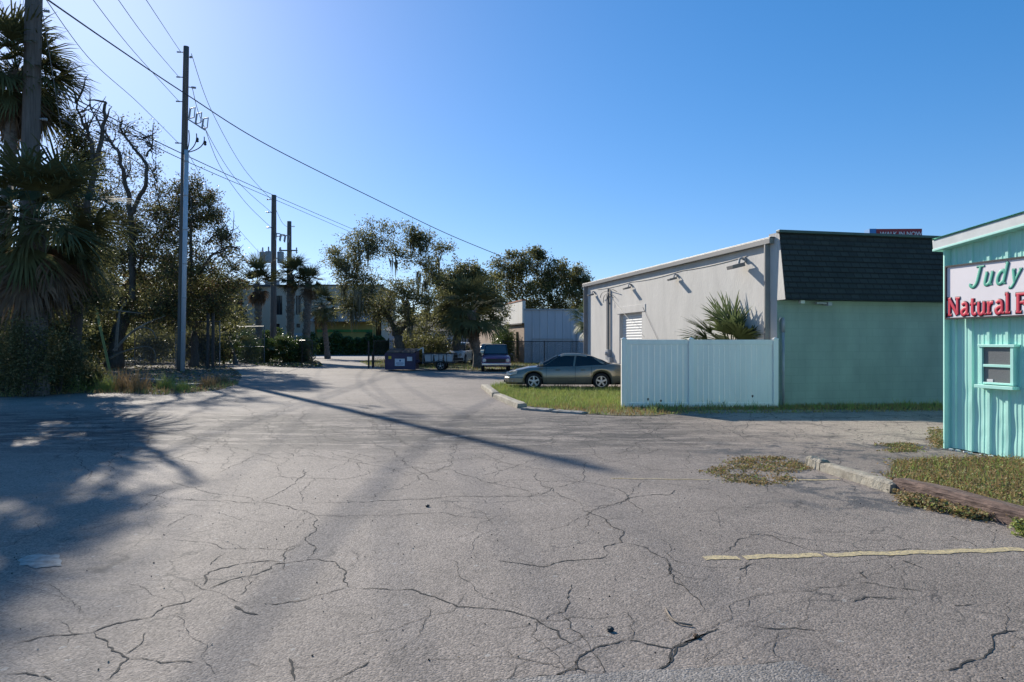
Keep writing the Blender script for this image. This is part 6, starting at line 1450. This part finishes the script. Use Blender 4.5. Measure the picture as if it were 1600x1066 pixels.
for i, (px, py, h, dry, lab) in enumerate(((192, 611, .62, 1, 'tall orange dry grass tuft left of the concrete slab'), (216, 613, .66, 1, 'tall orange dry grass tuft touching the concrete slab'), (258, 608, .5, 0, 'green grass tuft right of the concrete slab'), (325, 605, .38, 1, 'low dry grass tuft near the road corner'), (165, 612, .5, 0, 'green grass tuft left of the dry tufts'), (140, 611, .45, 0, 'green grass tuft beside the weedy shrub'), (345, 600, .3, 1, 'small dry grass tuft at the verge tip'), (285, 611, .35, 0, 'low green grass tuft between slab and road'), (115, 613, .55, 0, 'dark green grass tuft at the shrub foot'))):
    c_ = G(px, py); rs = np.random.RandomState(400 + i); q = rs.normal(size=(170, 2)) * .14
    o = np_obj('grass_tuft', grass_tris(q, h, .022, .8, 420 + i), 3, M['drygrass'] if dry else M['grass']); o.location = c_; tag(o, lab, 'grass tuft', TGc)
q = scatter(bed2, 9000, 15); o = np_obj('strip_grass', grass_tris(q, .12, .04, .9, 16, .01), 3, [M['grass'], M['drygrass']], None, (nr.rand(len(q)) < .4).astype(int)); tag(o, 'grass on the strip behind the dumpster and truck', 'grass', None, 'stuff')
q = scatter(bpoly, 3500, 17); v = leaf_quads(np.c_[q, .03 + nr.rand(len(q)) * .05], .16, 18, .6, .8); o = np_obj('bed_litter', v, 4, [M['leaf_litter'], M['leaf_green']], None, (nr.rand(len(q)) < .4).astype(int)); tag(o, 'fallen leaves in the palm bed', 'leaf litter', None, 'stuff')
# concrete slab pieces on the verge, small debris
mb = MB(); c_ = G(238, 600); mb.box((0, 0, .14), (1.0, .5, .12), mtx=Matrix.Rotation(R(4), 4, 'Y')); o = mb.obj('concrete_slab', M['concrete2'], bevel=.02); o.location = c_; tag(o, 'dark edged concrete slab piece resting on the verge', 'concrete slab')
mb = MB(); c_ = G(292, 603); mb.box((0, 0, .05), (1.3, .7, .08)); o = mb.obj('concrete_slab', M['concrete'], bevel=.02); o.location = c_; o.rotation_euler = (0, 0, .2); tag(o, 'flat pale concrete slab nearest the road on the verge', 'concrete slab')
mb = MB(); c_ = catmull([G(1040, 950, .01), G(1046, 962, .012), G(1058, 972, .012), G(1082, 977, .01)], 6); mb.tube(c_, .006, 5); tag(mb.obj('twig', M['deadwood'], recalc=False), 'thin curved tan twig lying on the asphalt', 'twig')
def lump(name, label, p, r, m, cat, seed):
    bm = bmesh.new(); bmesh.ops.create_icosphere(bm, subdivisions=2, radius=r); rs = random.Random(seed)
    for v in bm.verts: v.co *= rs.uniform(.7, 1.2); v.co.z *= .7
    me = bpy.data.meshes.new(name); bm.to_mesh(me); bm.free(); me.materials.append(m); o = bpy.data.objects.new(name, me); COL.objects.link(o); o.location = p + Vector((0, 0, r * .5)); tag(o, label, cat)
lump('seed_pod', 'small dark seed pod lying on the front asphalt', G(953, 986), .022, M['wire'], 'seed pod', 1)
lump('dry_leaf', 'small reddish crumpled leaf on a crack in front', G(1087, 996), .018, M['leaf_red'], 'leaf', 2)
lump('asphalt_crumb', 'tiny dark crumb of asphalt left of centre', G(668, 792), .022, M['wire'], 'asphalt crumb', 3)
lump('white_pebble', 'white lump on the ground at the fence end', G(1198, 637), .06, M['fascia_white'], 'stone', 4)
# scraps of broken white board at the shop wall foot
sc_rs = random.Random(9); SCG = 'white board scraps at the shop wall foot'
for i in range(9):
    s_ = .25 + i * .13 + sc_rs.uniform(-.04, .04); p = J0 + jp(s_, -.10 - sc_rs.uniform(0, .13), .015); mb = MB(); n_ = 5
    pl = [(sc_rs.uniform(.03, .07) * math.cos(a * 1.257), sc_rs.uniform(.02, .05) * math.sin(a * 1.257)) for a in range(5)]; mb.prism(pl, -.01, .012)
    o = mb.obj('board_scrap', M['fascia_white']); o.location = p; o.rotation_euler = (sc_rs.uniform(-.2, .2), sc_rs.uniform(-.2, .2), sc_rs.uniform(0, 6)); tag(o, 'small broken white board scrap at the foot of the turquoise wall', 'scrap', SCG)
# loose grit over the lot
q = scatter([(-6, 3.2), (7, 3.2), (9, 14), (-9, 14)], 2600, 21); v = leaf_quads(np.c_[q, np.full(len(q), .004)], .012, 22, .8, .7)
o = np_obj('loose_grit', v, 4, [M['concrete'], M['crack'], M['leaf_litter']], None, nr.choice(3, len(q), p=[.35, .45, .2])); tag(o, 'loose grit and leaf crumbs on the asphalt', 'grit', None, 'stuff')
